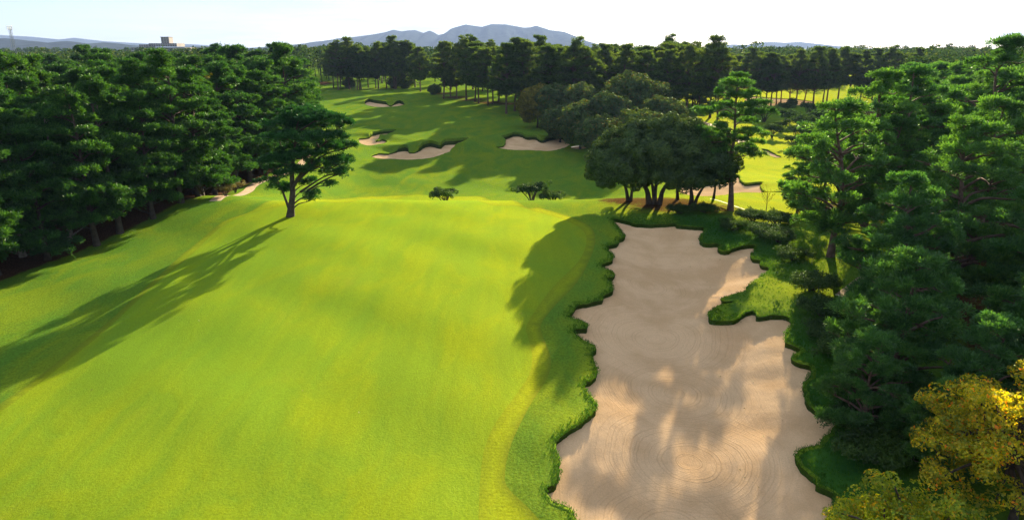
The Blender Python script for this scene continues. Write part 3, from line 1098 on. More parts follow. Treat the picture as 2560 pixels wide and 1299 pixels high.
line_pines = [
    make_pine(11, 17.5, 0.34, 5.0, 8, 8, 15, FARS, M_PINE_FAR, r0=0.30, pr=(1.2, 2.1), shape='flat', amp=0.9),
    make_pine(12, 17.0, 0.40, 4.4, 7, 8, 15, FARS, M_PINE_FAR, r0=0.28, pr=(1.2, 2.2), amp=1.0, lop=1.2),
    make_pine(13, 18.5, 0.30, 4.4, 9, 7, 15, FARS, M_PINE_FAR, r0=0.30, pr=(1.1, 2.0), amp=0.7),
    make_pine(14, 16.0, 0.36, 5.0, 7, 8, 15, FARS, M_PINE_FAR, r0=0.26, pr=(1.2, 2.1), shape='flat', lop=-1.2, amp=0.8),
    make_pine(15, 15.5, 0.28, 4.8, 8, 8, 15, FARS, M_PINE_FAR, r0=0.26, pr=(1.1, 2.2), lop=0.6, amp=0.9),
]
near_pines = [
    make_pine(21, 11.0, 0.10, 3.9, 9, 7, 46, NEAR, M_PINE_NEAR, r0=0.26, pr=(0.8, 1.4)),
    make_pine(22, 12.0, 0.14, 4.2, 9, 8, 42, NEAR, M_PINE_NEAR, r0=0.28, pr=(0.8, 1.5), shape='flat', amp=0.5),
    make_pine(23, 9.0, 0.08, 3.6, 8, 8, 46, NEAR, M_PINE_NEAR, r0=0.22, pr=(0.8, 1.3), lop=-0.5),
]


def plant(meshes, x, y, rot, scale, label, group=None, name='pine_tree', cat='pine', dz=-0.05, mats=None):
    e = thing(name, label, cat, ground_pt(x, y, dz), rot, group, scale)
    tr = link('trunk', meshes[0], e)
    cr = link('crown', meshes[1], e)
    if mats:
        cr.material_slots[0].link = 'OBJECT'
        cr.material_slots[0].material = mats
    return e


# --- left wood
g = rng(5)
placed = []


def free(x, y, dmin):
    for a, b in placed:
        if (a - x) ** 2 + (b - y) ** 2 < dmin * dmin:
            return False
    return True


lw_label = 'pine in the packed middle of the left wood, only its crown in sight'
lw_group = 'pines of the left wood'
for px_, py_, lab, k, sc in ((58, 641, 'pine on the wood edge with a pale trunk at the far left', 2, 0.98), (178, 601, 'pine on the wood edge with a pale trunk bent near its foot', 0, 0.9),
                             (84, 622, 'slim pine trunk just behind the far left edge pine', 1, 0.85), (290, 545, 'edge pine with an upright grey trunk in deep shade left of the path', 1, 0.9)):
    x, y = at(px_, py_)
    placed.append((x, y))
    e = plant(wood_pines[k], x, y, g.uniform(0, 6.28), sc, lab)
    tr_ = [c for c in e.children if c.name.startswith('trunk')][0]
    tr_.material_slots[0].link = 'OBJECT'
    tr_.material_slots[0].material = M_BARK_PALE
cnt = 0
for tries in range(9000):
    if cnt >= 132:
        break
    y = 47 + 125 * g.uniform() ** 1.25
    ex = float(np.interp(y, EDGE_L[:, 1], EDGE_L[:, 0]))
    w = 0.80 * y * 0.92 + 6 + ex
    if w < 3:
        continue
    x = ex - 1.0 - (w + 8) * g.uniform() ** 1.2
    dm = 3.0 if x > ex - 6 else 4.9
    if y > 120:
        dm = 5.6
    if not free(x, y, dm):
        continue
    placed.append((x, y))
    cnt += 1
    h = 14.2 + 2.6 * S((y - 55) / 50) + g.normal(0, 0.8)
    if y > 100:
        h += 0.9 * S((y - 100) / 30) * (x > ex - 18)
    k = int(g.integers(0, 5)) if x < ex - 6 else int(g.choice([0, 2, 4]))
    if y > 116:
        lab, grp = 'pine in the far end of the left wood, beyond the lone pine', 'pines at the far end of the left wood'
    elif x > ex - 6:
        lab, grp = 'pine in the front rank of the left wood facing the green', 'front rank pines of the left wood'
    else:
        lab, grp = lw_label, lw_group
    plant(wood_pines[k], x, y, g.uniform(0, 6.28), h / 15.2, lab, grp)

# ------------------------------------------------------------------ broadleaf builders
def dome_crown(g, centre, rx, ry, rz, n_clump, clump_r, dens, L, w, mb, floor=-0.35, lumps=0.12):
    """leaf clumps spread over the shell of a dome, denser outside, with gaps"""
    th = g.uniform(0, 2 * np.pi, n_clump)
    u = g.uniform(floor, 1, n_clump)
    rr = np.sqrt(np.maximum(0, 1 - np.abs(u) ** 2.0))
    k = g.uniform(0.86, 1.0, n_clump) * (1 + lumps * np.sin(th * 3 + u * 4) * np.cos(th * 2 - u * 5))
    C = np.stack([centre[0] + rx * rr * np.cos(th) * k, centre[1] + ry * rr * np.sin(th) * k, centre[2] + rz * u * k], 1)
    out = np.stack([rr * np.cos(th), rr * np.sin(th), u], 1)
    for c, o in zip(C, out):
        cr = clump_r * g.uniform(0.7, 1.3)
        n = int(dens * cr * cr)
        d = unit(g.normal(0, 1, (n, 3)) + 0.5 * o)
        q = c + d * cr * np.array([1, 1, 0.8]) * g.uniform(0.75, 1.0, (n, 1))
        leaves(mb, q, d * 1.0 + o * 0.3, L, w, g, 0.35)
    # leafy core that closes the crown
    m = int(n_clump * dens * clump_r * clump_r * 0.22)
    d = unit(g.normal(0, 1, (m, 3)))
    d[:, 2] = np.where(d[:, 2] < floor, -d[:, 2] * 0.5, d[:, 2])
    q = np.array(centre) + d * np.array([rx, ry, rz]) * g.uniform(0.62, 0.84, (m, 1))
    leaves(mb, q, d, L * 1.5, w * 1.5, g, 0.6)
    return C


def broad_tree(name, seed, stems, domes, L, w, dens, clump_r, bark, leaf, n_clump=120, limbs=16):
    g = rng(seed)
    tm, cm = MB(), MB()
    for (bx, by), (tx, ty, tz), r0 in stems:
        mid = (bx * 0.75 + tx * 0.25 + g.normal(0, 0.15), by * 0.75 + ty * 0.25 + g.normal(0, 0.15), tz * 0.45)
        p = catmull(np.array([(bx, by, -0.3), ((bx + mid[0]) / 2, (by + mid[1]) / 2, tz * 0.2), mid, (tx, ty, tz)]), False, 0.3)
        s = np.linspace(0, 1, len(p))
        tm.tube(p, r0 * (1 - 0.6 * s) * (1 + 0.6 * np.exp(-s * 9)), 8)
    for (c, rx, ry, rz, share, floor) in domes:
        C = dome_crown(g, c, rx, ry, rz, int(n_clump * share), clump_r, dens, L, w, cm, floor)
        ends = [np.array(s[1]) for s in stems]
        for k in range(0, len(C), max(1, len(C) // limbs)):
            a = min(ends, key=lambda e: np.linalg.norm(e - C[k]))
            m = (a + C[k]) / 2 + g.normal(0, 0.25, 3)
            tm.tube(catmull(np.array([a, m, C[k]]), False, 0.6), 0.10 * (1 - 0.8 * np.linspace(0, 1, len(catmull(np.array([a, m, C[k]]), False, 0.6)))), 5, False)
    return tm.mesh(name + '_trunk', bark, True), cm.mesh(name + '_crown', leaf)


# --- the lone pine at the left edge of the green (metres from its foot; 1 px of the photograph is 0.0425 m there)
def lone_pine():
    gx, gy = at(725, 541)
    k = 0.0425
    g = rng(31)
    pads = []
    src = [(770, 300, 60, 30), (725, 318, 42, 0), (825, 306, 50, -20), (868, 320, 34, 10), (800, 330, 60, 50), (745, 345, 46, -40), (700, 352, 30, 20), (850, 345, 40, -45), (775, 355, 55, 5),
           (880, 372, 30, 0), (835, 378, 48, 30), (790, 388, 48, -35), (740, 380, 40, 35), (705, 402, 34, -10), (690, 425, 24, 20), (860, 405, 36, -10), (815, 418, 44, 20), (765, 425, 40, -25),
           (722, 440, 34, 20), (684, 452, 22, -10), (700, 470, 26, 10), (840, 438, 30, 25), (868, 430, 24, -15), (830, 462, 18, 0), (770, 462, 28, 20), (788, 486, 20, -5), (778, 500, 16, 8), (715, 478, 18, 15), (745, 400, 44, 0),
           (760, 320, 50, 60), (820, 345, 40, -60)]
    for x, y, r, d in src:
        pads.append(((x - 725) * k, d * k, (541 - y) * k * 1.02, r * k * 0.92, max(0.3, r * k * 0.28)))
    trunk = [(0, 0, -0.3), (0.25, 0, 1.2), (0.5, 0.1, 2.6), (0.6, 0.1, 4.5), (1.0, 0, 6.5), (1.6, 0.1, 9.6)]
    forks = [([(0.05, 0, 0.6), (-0.35, 0.1, 2.0), (-0.8, 0.2, 3.4), (-1.4, 0.2, 4.6)], 0.17), ([(0.5, 0, 3.0), (1.6, -0.2, 4.6), (3.2, -0.2, 6.4), (4.6, 0, 8.2)], 0.2),
             ([(0.3, 0, 1.6), (1.2, 0.3, 2.6), (2.2, 0.3, 2.5)], 0.09), ([(0.6, 0.1, 4.4), (-0.2, 0.6, 6.2), (-0.6, 0.8, 8.0)], 0.15)]
    tr, cr = build_tree(pads, trunk, 0.38, g, 'needle', 34, (9, 0.36, 0.075), M_BARK_DARK, M_PINE_LONE, 'lone_pine', 0.14, 9, 0.45, forks)
    plant((tr, cr), gx, gy, 0.0, 1.0, 'lone spreading pine with forked trunk casting a long shadow on the green')


lone_pine()


# --- slim tall pine right of the round trees
def slim_pine():
    gx, gy = at(1826, 526)
    k = 0.0452
    g = rng(33)
    src = [(1815, 222, 18), (1800, 238, 22), (1830, 240, 26), (1780, 255, 18), (1845, 262, 28), (1812, 265, 24), (1795, 285, 22), (1865, 280, 22), (1830, 285, 26), (1770, 292, 14), (1740, 296, 22), (1850, 300, 26),
           (1885, 300, 18), (1800, 310, 22), (1775, 330, 24), (1750, 340, 20), (1860, 322, 20), (1840, 340, 22), (1790, 345, 22), (1830, 360, 28), (1870, 348, 22), (1770, 352, 26), (1800, 372, 26), (1850, 378, 24), (1880, 372, 16), (1755, 365, 18),
           (1865, 392, 20), (1825, 385, 20), (1785, 385, 16)]
    pads = [((x - 1826) * k, g.uniform(-1.3, 1.3), (526 - y) * k, r * k * 0.95, max(0.2, r * k * 0.32)) for x, y, r in src]
    trunk = [(0, 0, -0.3), (-0.05, 0, 1.5), (-0.3, 0, 4.0), (-0.55, 0, 5.6), (-0.3, 0, 7.5), (-0.45, 0, 10.5), (-0.5, 0, 13.8)]
    tr, cr = build_tree(pads, trunk, 0.30, g, 'needle', 40, (9, 0.34, 0.07), M_BARK, M_PINE_NEAR, 'slim_pine', 0.07, 9, 0.15)
    plant((tr, cr), gx, gy, 0, 1.0, 'slim tall pine with a bare curved trunk beside the round dark trees')


slim_pine()

# --- round evergreen clump (four trees)
k_ = 0.0465
def px_dome(px, py, base, r_x, r_z, d=0.0):
    return ((px - base[0]) * k_, d, (base[1] - py) * k_ * 1.03)

b0 = (1640, 511)
gx0, gy0 = at(*b0)
t_main = broad_tree('round_tree', 51, [((-0.6, 0.2), (-2.2, 0.3, 3.6), 0.34), ((-0.2, 0.0), (0.1, 0.2, 3.8), 0.26), ((0.3, 0.1), (2.0, 0.0, 3.8), 0.28), ((0.0, 0.4), (-0.8, 1.2, 4.2), 0.22)],
                    [((-0.2, 0.3, 5.0), 6.0, 5.0, 4.3, 1.0, -0.62), ((2.4, 0.8, 5.4), 4.4, 4.2, 3.4, 0.4, -0.5), ((0.2, 0.3, 4.8), 4.9, 4.0, 3.5, 0.5, -0.35)], 0.24, 0.16, 230, 0.70, M_BARK_DARK, M_BROAD, 340)
plant(t_main, gx0, gy0, 0, 1.0, 'big round topped dark evergreen with several stems by the bunker head', None, 'round_tree', 'tree')
t_l = broad_tree('round_tree_low', 52, [((0.0, 0.0), (-0.9, 0.1, 3.0), 0.24), ((0.2, 0.1), (0.9, 0.2, 3.0), 0.2)], [((-1.2, 0.0, 3.9), 3.4, 3.2, 3.0, 1.0, -0.6)], 0.27, 0.17, 240, 0.62, M_BARK_DARK, M_BROAD, 200)
gx, gy = at(1592, 505)
plant(t_l, gx - 0.8, gy + 0.6, 0, 1.0, 'lower dark evergreen drooping at the left end of the round clump', None, 'round_tree', 'tree')
t_r = broad_tree('round_tree_right', 53, [((0.0, 0.0), (-0.3, 0.1, 2.6), 0.3), ((0.2, 0.0), (1.7, 0.1, 3.0), 0.2)], [((0.6, 0.0, 4.3), 3.9, 3.4, 2.9, 1.0, -0.55)], 0.27, 0.17, 240, 0.62, M_BARK_DARK, M_BROAD, 200)
gx, gy = at(1728, 514)
plant(t_r, gx, gy, 0, 1.0, 'small dark evergreen with a forked trunk at the right of the round clump', None, 'round_tree', 'tree')
t_b = broad_tree('round_tree_back', 54, [((0.0, 0.0), (0.1, 0.1, 3.4), 0.2)], [((0.3, 0.0, 4.9), 3.2, 3.0, 2.8, 1.0, -0.5)], 0.27, 0.17, 180, 0.7, M_BARK_DARK, M_BROAD, 100)
gx, gy = at(1694, 499)
plant(t_b, gx, gy, 0, 1.0, 'thin stemmed evergreen tucked behind the round clump', None, 'round_tree', 'tree')
gx, gy = at(1795, 505)
plant(t_b, gx + 0.2, gy + 2.5, 2.0, 0.85, 'rounded evergreen showing behind the slim pine trunk', None, 'round_tree', 'tree')

# --- broadleaf thicket right of the valley fairway
thick = [
    broad_tree('thicket_a', 61, [((0, 0), (0.4, 0, 5.0), 0.3)], [((0, 0, 7.2), 5.2, 5.0, 5.2, 1.0, -0.9)], 0.42, 0.30, 62, 1.05, M_BARK_DARK, M_THICKET, 170),
    broad_tree('thicket_b', 62, [((0, 0), (-0.3, 0, 4.0), 0.26)], [((0, 0, 5.6), 4.6, 4.6, 4.2, 1.0, -0.9), ((1.8, 0.6, 6.8), 3.0, 3.0, 3.0, 0.4, -0.4)], 0.40, 0.28, 62, 1.0, M_BARK_DARK, M_THICKET, 140),
    broad_tree('thicket_c', 63, [((0, 0), (0.2, 0.2, 3.4), 0.22)], [((0, 0, 4.2), 4.0, 4.0, 3.2, 1.0, -0.95)], 0.38, 0.26, 66, 0.9, M_BARK_DARK, M_THICKET, 120),
]
for px_, py_, k, sc, dy, lab in (
        (1345, 325, 1, 1.0, 4, 'brownish green broadleaf tree at the left end of the thicket'), (1385, 335, 0, 0.85, 8, 'tall broadleaf behind the left end of the thicket'),
        (1400, 352, 2, 1.0, 0, 'low rounded broadleaf fronting the left half of the thicket'), (1450, 372, 1, 0.95, 0, 'olive tinted broadleaf in the middle front of the thicket'),
        (1500, 392, 2, 1.05, 0, 'deep green broadleaf nearest the round tree clump'), (1465, 350, 0, 0.9, 12, 'broadleaf rising behind the olive tinted one in the thicket'),
        (1530, 372, 1, 1.05, 6, 'purplish green broadleaf left of the big thicket dome'), (1580, 350, 0, 1.12, 8, 'largest domed broadleaf rising above the thicket'), (1635, 350, 0, 0.98, 8, 'domed broadleaf on the right shoulder of the thicket'),
        (1662, 362, 1, 0.95, 2, 'broadleaf at the right end of the thicket above the round clump'), (1600, 385, 2, 1.1, 2, 'bushy broadleaf hidden low behind the round clump')):
    x, y = at(px_, py_)
    mt = M_OLIVE if 'olive' in lab or 'brownish' in lab else None
    plant(thick[k], x, y + dy, g.uniform(0, 6.28) if False else (px_ % 7), sc, lab, None, 'broadleaf_tree', 'tree', -0.05, mt if 'brownish' in lab else None)

# olive tops in the left wood
for px_, py_, Y, k, sc, lab in ((375, 188, 112, 1, 1.25, 'yellowing broadleaf crown among the left wood pines'), (450, 192, 114, 1, 1.5, 'flat topped yellowing broadleaf at the right of the olive crowns in the left wood'),
                                (500, 200, 112, 1, 1.3, 'olive broadleaf crown at the end of the yellowing ones in the wood')):
    x, y, z = at_depth(px_, py_, Y)
    top = {0: 12.4, 1: 9.8, 2: 7.4}[k]
    plant(thick[k], x, y, 1.0, (z - float(hb(x, y))) / top, lab, None, 'broadleaf_tree', 'tree', -0.05, M_OLIVE)

# fresh yellow-green crowns and a ragged pine rising out of the far part of the left wood
for px_, py_, Y, k, lab in ((190, 150, 190, 1, 'yellow green broadleaf crown far back in the left wood below the low hills'), (36, 162, 150, 2, 'small lime green crown at the far left edge of the wood'),
                            (425, 137, 230, 1, 'yellow green crown just below the stepped office block'), (310, 150, 200, 2, 'pale green crown left of the office block')):
    x, y, z = at_depth(px_, py_, Y)
    top = {0: 12.4, 1: 9.8, 2: 7.4}[k]
    plant(thick[k], x, y, 1.0, 0.86 * (z - float(hb(x, y))) / top, lab, None, 'broadleaf_tree', 'tree', -0.05, M_LIME_FAR)
for px_, py_, Y, k, lab in ((245, 116, 150, 3, 'ragged pine top standing above the left wood'), (700, 98, 122, 3, 'tallest pine at the right end of the left wood'), (582, 110, 128, 1, 'tall pine near the right end of the left wood')):
    x, y, z = at_depth(px_, py_, Y)
    plant(wood_pines[k], x, y, 1.0, (z - float(hb(x, y))) / (16.9 if k == 3 else 15.5), lab)

# --- pines at the head of the fairway and along its right side
lp_label = 'pine with a bare trunk in the clump right of the fairway head'
lp_group = 'pines right of the fairway head'
tr_pos = []
for px_, py_ in ((1051, 229), (1109, 247), (1127, 243), (1141, 247), (1166, 252), (1187, 254), (1197, 259), (1220, 264), (1232, 261), (1246, 255), (1266, 284), (1287, 278), (1308, 283)):
    tr_pos.append(at(px_, py_))
for px_ in (834, 846, 851, 868, 874, 893, 899, 903, 921, 940, 946, 967, 985, 990, 1014, 1022, 1038):
    tr_pos.append(at(px_, 221 + g.uniform(-3, 4)))
for (x, y) in tr_pos:
    placed.append((x, y))
n0 = 0
for tries in range(5000):
    if n0 >= 44:
        break
    y = g.uniform(200, 330)
    x = y * (g.uniform(830, 1720) - 1280) / 1730.0
    px_ = 1280 + 1730 * x / y
    if px_ < 1290:
        lo = 300 if px_ < 1050 else 300 - (px_ - 1050) * 0.28
        if y < lo:
            continue
    if not free(x, y, 6.0):
        continue
    placed.append((x, y))
    tr_pos.append((x, y))
    n0 += 1
for (x, y) in tr_pos:
    k = int(g.integers(0, 5))
    h = 17.0 + g.normal(0, 1.3)
    px_ = 1280 + 1730 * x / y
    if px_ < 1062:
        lab, grp = 'pine in the thin row behind the farthest bunker', 'pines behind the farthest bunker'
    elif px_ < 1315:
        lab, grp = lp_label, lp_group
    else:
        lab, grp = 'pine in the belt rising behind the broadleaf thicket', 'pines behind the thicket'
    plant(line_pines[k], x, y, g.uniform(0, 6.28), h / 17.3, lab, grp)

# denser belt behind the thicket
for i in range(28):
    for tries in range(60):
        y = g.uniform(192, 226)
        x = g.uniform(6, 58)
        if 1280 + 1730 * x / y > 1325 and free(x, y, 4.6):
            placed.append((x, y))
            tr_pos2 = plant(line_pines[int(g.integers(0, 5))], x, y, g.uniform(0, 6.28), (18.3 + g.normal(0, 0.9)) / 17.3, 'pine in the belt rising behind the broadleaf thicket', 'pines behind the thicket')
            break

# --- far right row
fr_label = 'backlit pine with a bare trunk in the far right row'
fr_group = 'pines of the far right row'
fr = [at(a, b) for a, b in ((1718, 248), (1731, 246), (1744, 250), (1755, 253), (1690, 235), (1790, 250), (1815, 246), (1840, 250), (1871, 257), (1888, 262), (1900, 258), (1913, 264), (1927, 264), (1941, 261), (1952, 257), (1975, 254), (1990, 258), (2010, 255),
                            (2033, 262), (2057, 258), (2066, 257), (2094, 250), (2120, 252), (2150, 254), (2180, 250), (2210, 256), (2245, 252), (2280, 255))]
for x, y in fr:
    plant(line_pines[int(g.integers(0, 5))], x, y, g.uniform(0, 6.28), (16.0 + g.normal(0, 0.8)) / 17.3, fr_label, fr_group)
x, y = at(1706, 246)
plant(line_pines[2], x, y, 0.5, 1.05, 'tallest pine standing above the left end of the far right row')

# --- woods on the right
right_label = 'big leafy pine crowding the bank right of the large bunker'
for x, y, h, k, rot, lab in (
        (24.5, 41.5, 10.4, 0, 0.3, 'pine with bright needle tufts leaning over the bank in the middle of the right side'), (30.5, 46.0, 12.6, 1, 1.2, 'tall bright pine behind the nearest bank pines on the right'),
        (20.8, 34.5, 8.2, 2, 2.0, 'low bushy pine right of the bunker edge, above the yellow trees'), (29.0, 34.0, 8.6, 2, 4.1, 'dark bushy pine against the right frame edge above the yellow trees'),
        (32.5, 38.5, 12.2, 1, 3.0, 'tall pine at the right frame edge'), (37.0, 53.0, 13.2, 0, 5.1, 'pine filling the gap between the near and far right woods'), (18.0, 31.2, 5.4, 2, 0.4, 'small pine whose lowest boughs hang over the bunker'),
        (19.6, 27.6, 4.6, 2, 3.3, 'short dark pine behind the lower yellow green tree'), (22.5, 29.5, 6.6, 2, 1.0, 'dark pine behind the left side of the tall yellow tree'), (27.8, 29.0, 9.0, 0, 2.6, 'dark pine in the corner behind the tall yellow tree')):
    base = {0: 11.0, 1: 12.0, 2: 9.0}[k]
    plant(near_pines[k], x, y, rot, h / base, lab)
mid_pines = [
    make_pine(25, 13.0, 0.22, 4.4, 8, 7, 30, (9, 0.40, 0.075), M_PINE_NEAR, M_BARK, 0.30, (0.9, 1.6), 'flat', 0.7, -0.5),
    make_pine(26, 15.0, 0.30, 4.2, 8, 7, 30, (9, 0.40, 0.075), M_PINE_NEAR, M_BARK, 0.32, (0.9, 1.6), 'oval', 0.7),
]
for px_, py_, h, k, rot, lab in ((2076, 641, 12.4, 0, 0.0, 'open crowned pine standing on the mound right of the bunker'), (2160, 566, 14.5, 1, 0.8, 'tall reddish trunked pine behind the mound pine'), (2225, 560, 15.0, 1, 3.4, 'tall pine beside the reddish trunked one'),
                                 (1992, 536, 6.2, 0, 2.5, 'short leaning pine in front of the sunny bunker')):
    x, y = at(px_, py_)
    plant(mid_pines[k], x, y, rot, h / (13.0, 15.0)[k], lab)
for x, y, h, k, rot, lab in ((34.0, 63.0, 10.6, 0, 2.9, 'pine crowding the right shoulder of the mound pine'), (39.5, 58.0, 12.0, 1, 0.6, 'pine between the mound pine and the bright near pines'), (37.5, 82.0, 9.6, 0, 1.9, 'pine filling in behind the open crowned mound pine'), (45.0, 92.0, 10.6, 1, 4.0, 'pine at the left end of the right wood below the far right row'), (41.5, 68.0, 11.5, 0, 5.2, 'broad pine right of the reddish trunked one')):
    plant(mid_pines[k], x, y, rot, h / (13.0, 15.0)[k], lab)
rp_label = 'pine in the dense wood rising along the right side'
rp_group = 'pines of the right wood'
rpos = []
for tries in range(3000):
    if len(rpos) >= 34:
        break
    y = g.uniform(62, 165)
    lo = float(np.interp(y, [60, 75, 90, 120, 165], [43, 42, 47, 66, 92]))
    x = lo + g.uniform(0, 1) ** 1.3 * (0.78 * y + 4 - lo)
    if x < lo or any((a - x) ** 2 + (b - y) ** 2 < 24 for a, b in rpos):
        continue
    rpos.append((x, y))
for x, y in rpos:
    k = int(g.integers(0, 2))
    plant(mid_pines[k], x, y, g.uniform(0, 6.28), (14.2 + 1.6 * S((x - 50) / 30) + g.normal(0, 0.8)) / (13.0, 15.0)[k], rp_label, rp_group)
plant(mid_pines[1], 49.5, 72.0, 1.0, 17.6 / 15.0, 'tallest pine with a ragged tip above the right wood')


# --- autumn trees, bottom right
def autumn(name, seed, h, r, nb, L, mat):
    """open crown: a leafy puff at the end of each rising branch"""
    g = rng(seed)
    stems = [((0, 0), (0.3, 0.1, h * 0.42), 0.16), ((0.1, 0), (-0.9, 0.2, h * 0.5), 0.1), ((0, 0.1), (0.6, -0.7, h * 0.5), 0.1)]
    domes = []
    for i in range(nb):
        a = i * 2.4 + g.normal(0, 0.25)
        u = 1 - 1.75 * (i + 0.5) / nb
        k = g.uniform(0.55, 1.0) * (1 + 0.15 * math.sin(3 * a + u * 5))
        rr = r * math.sqrt(max(0.0, 1 - u * u)) * k
        q = g.uniform(0.35, 0.8)
        domes.append(((rr * math.cos(a), rr * math.sin(a), h * (0.54 + 0.40 * u * k)), q, q, q * 0.75, 0.15, -0.6))
    return broad_tree(name, seed, stems, domes, L, L * 0.55, 330, 0.30, M_BARK_DARK, mat, 70, 1)


a1 = autumn('autumn_a', 71, 6.6, 4.3, 100, 0.14, M_AUTUMN)
plant(a1, 20.9, 24.4, 0.4, 1.0, 'taller yellow and orange autumn tree in the bottom right corner', None, 'autumn_tree', 'tree')
a2 = autumn('autumn_b', 72, 4.5, 2.6, 60, 0.13, M_LIME)
plant(a2, 14.4, 21.0, 1.1, 1.0, 'lower yellow green tree cut off by the bottom frame edge', None, 'autumn_tree', 'tree')

# --- shrubs
def shrub(name, seed, h, r, n, L, leaf, bark=M_BARK_DARK, flat=0.25):
    g = rng(seed)
    tm, cm = MB(), MB()
    for i in range(9):
        a = 2 * math.pi * i / 9 + g.normal(0, 0.2)
        rr = r * g.uniform(0.3, 0.9)
        top = np.array([rr * math.cos(a), rr * math.sin(a), h * g.uniform(0.72, 0.95)])
        mid = np.array([top[0] * 0.35, top[1] * 0.35, h * 0.4]) + g.normal(0, 0.06, 3)
        tm.tube(catmull(np.array([(g.normal(0, 0.08), g.normal(0, 0.08), -0.1), mid, top]), False, 0.15), 0.045, 5)
        for q in range(n):
            c = top + g.normal(0, 1, 3) * np.array([r * 0.28, r * 0.28, h * 0.05])
            m = int(70)
            d = unit(g.normal(0, 1, (m, 3)))
            leaves(cm, c + d * np.array([0.34, 0.34, flat]) * g.uniform(0.4, 1, (m, 1)) * min(1.0, r), d + np.array([0, 0, 0.7]), L, L * 0.6, g, 0.5)
    return tm.mesh(name + '_stems', bark, True), cm.mesh(name + '_crown', leaf)


sh = shrub('shrub', 81, 2.2, 1.7, 7, 0.16, M_SHRUB)
sh2 = shrub('shrub_small', 82, 1.5, 1.2, 6, 0.15, M_SHRUB)


def stand(px, py, Y, h_mesh, mesh, sc, lab, name='shrub', cat='shrub'):
    """stand a plant at distance Y so that its top shows at the given height"""
    x, y, z = at_depth(px, py, Y)
    return plant(mesh, x, Y, px % 5, sc, lab, None, name, cat, 0.0)


for px_, Y, me, sc, lab in ((1330, 89.5, sh, 1.35, 'largest flat topped shrub just beyond the crest of the green'), (1383, 89.0, sh2, 1.2, 'small vase shaped shrub right of the largest one beyond the crest'),
                            (1113, 87.0, sh2, 1.3, 'dark low shrub peeping over the crest near the middle')):
    x = (px_ - 1280) / 1730.0 * (Y * CP + 17.5 * SP)
    plant(me, x, Y, px_ % 5, sc, lab, None, 'shrub', 'shrub')

low = shrub('low_bush', 83, 0.9, 1.3, 9, 0.12, M_SHRUB, flat=0.3)
for px_, py_, sc, lab in ((1835, 575, 1.0, 'low dark bush at the top left of the grassy bank by the bunker'), (1880, 552, 1.1, 'dark bush on the crest of the bank left of the bare sapling foot'), (1905, 590, 1.15, 'dark bush in the middle of the bank above the bunker cove'),
                          (1950, 605, 1.1, 'bush at the right of the bank above the bunker cove'), (1985, 650, 1.0, 'bush where the bank meets the sunlit tongue'), (2025, 725, 1.25, 'brownish dark bush beside the tongue of turf'),
                          (2060, 790, 1.2, 'dark bush on the slope below the brownish one'), (1940, 560, 1.2, 'bush along the top of the bank behind the cove'), (2075, 850, 1.1, 'dark bush beside the bunker scallops under the pines'), (2110, 900, 1.2, 'lowest dark bush under the near pine boughs'),
                          (2140, 1075, 1.1, 'bush added for shade on the bank at the lower right corner of the bunker'), (2190, 1150, 1.2, 'bush added for shade between the bunker corner and the lower yellow green tree'), (2170, 985, 1.1, 'bush added for shade under the boughs right of the bunker scallops'), (1700, 533, 0.9, 'ground hugging bush in front of the round tree stems'), (1760, 530, 0.9, 'ground hugging bush left of the slim pine foot')):  # bushes beside the bunker corner and boughs are added, standing in for shade
    x, y = at(px_, py_)
    plant(low, x, y, px_ % 6, sc, lab, None, 'low_bush', 'bush', -0.1)
scrub = shrub('scrub', 84, 1.6, 1.3, 4, 0.12, M_SCRUB, flat=0.3)
for px_, py_, sc, lab in ((2010, 548, 1.0, 'sparse yellowish bush left of the leaning pine'), (2050, 552, 1.05, 'sparse yellowish bush right of the leaning pine'), (590, 482, 0.9, 'pale bush at the corner of the left wood by the path'),
                          (565, 490, 0.8, 'small pale bush on the needle strewn bank by the path')):
    x, y = at(px_, py_)
    plant(scrub, x, y, px_ % 6, sc, lab, None, 'scrub_bush', 'bush', -0.05)
# scrub on the far right slope
for i, (px_, py_) in enumerate(((1950, 330), (1990, 350), (2040, 315), (1910, 305), (2080, 335), (1960, 285), (2020, 290), (1740, 270), (1780, 275), (1930, 345), (1965, 312), (2005, 335), (2060, 300), (2100, 315), (2050, 355), (1885, 290), (1985, 372), (2120, 290), (2020, 360))):
    x, y = at(px_, py_)
    plant(sh, x, y, px_ % 6, 1.3 + 0.25 * (i % 4), 'rounded dull bush on the shaded slope below the far right pines', 'bushes on the far right slope', 'shrub', 'shrub', -0.3)


for px_, py_, k, sc, lab in ((985, 221, 2, 0.7, 'low dark bush under the pines behind the farthest bunker'), (1012, 222, 2, 0.85, 'wide dark bush under the pines behind the farthest bunker'), (870, 221, 2, 0.6, 'small bush at the left of the pines behind the farthest bunker'),
                             (1085, 238, 2, 0.55, 'small bush at the left foot of the clump right of the fairway head'), (1322, 262, 2, 0.8, 'bush at the right foot of the clump beside the thicket'), (1760, 262, 2, 0.35, 'bush at the left foot of the far right row'),
                             (1820, 262, 2, 0.35, 'bush under the middle of the far right row'), (1985, 268, 2, 0.4, 'bush under the right part of the far right row')):
    x, y = at(px_, py_)
    plant(thick[k], x, y + 2, px_ % 5, sc, lab, None, 'undergrowth_bush', 'bush', -0.8 * sc)


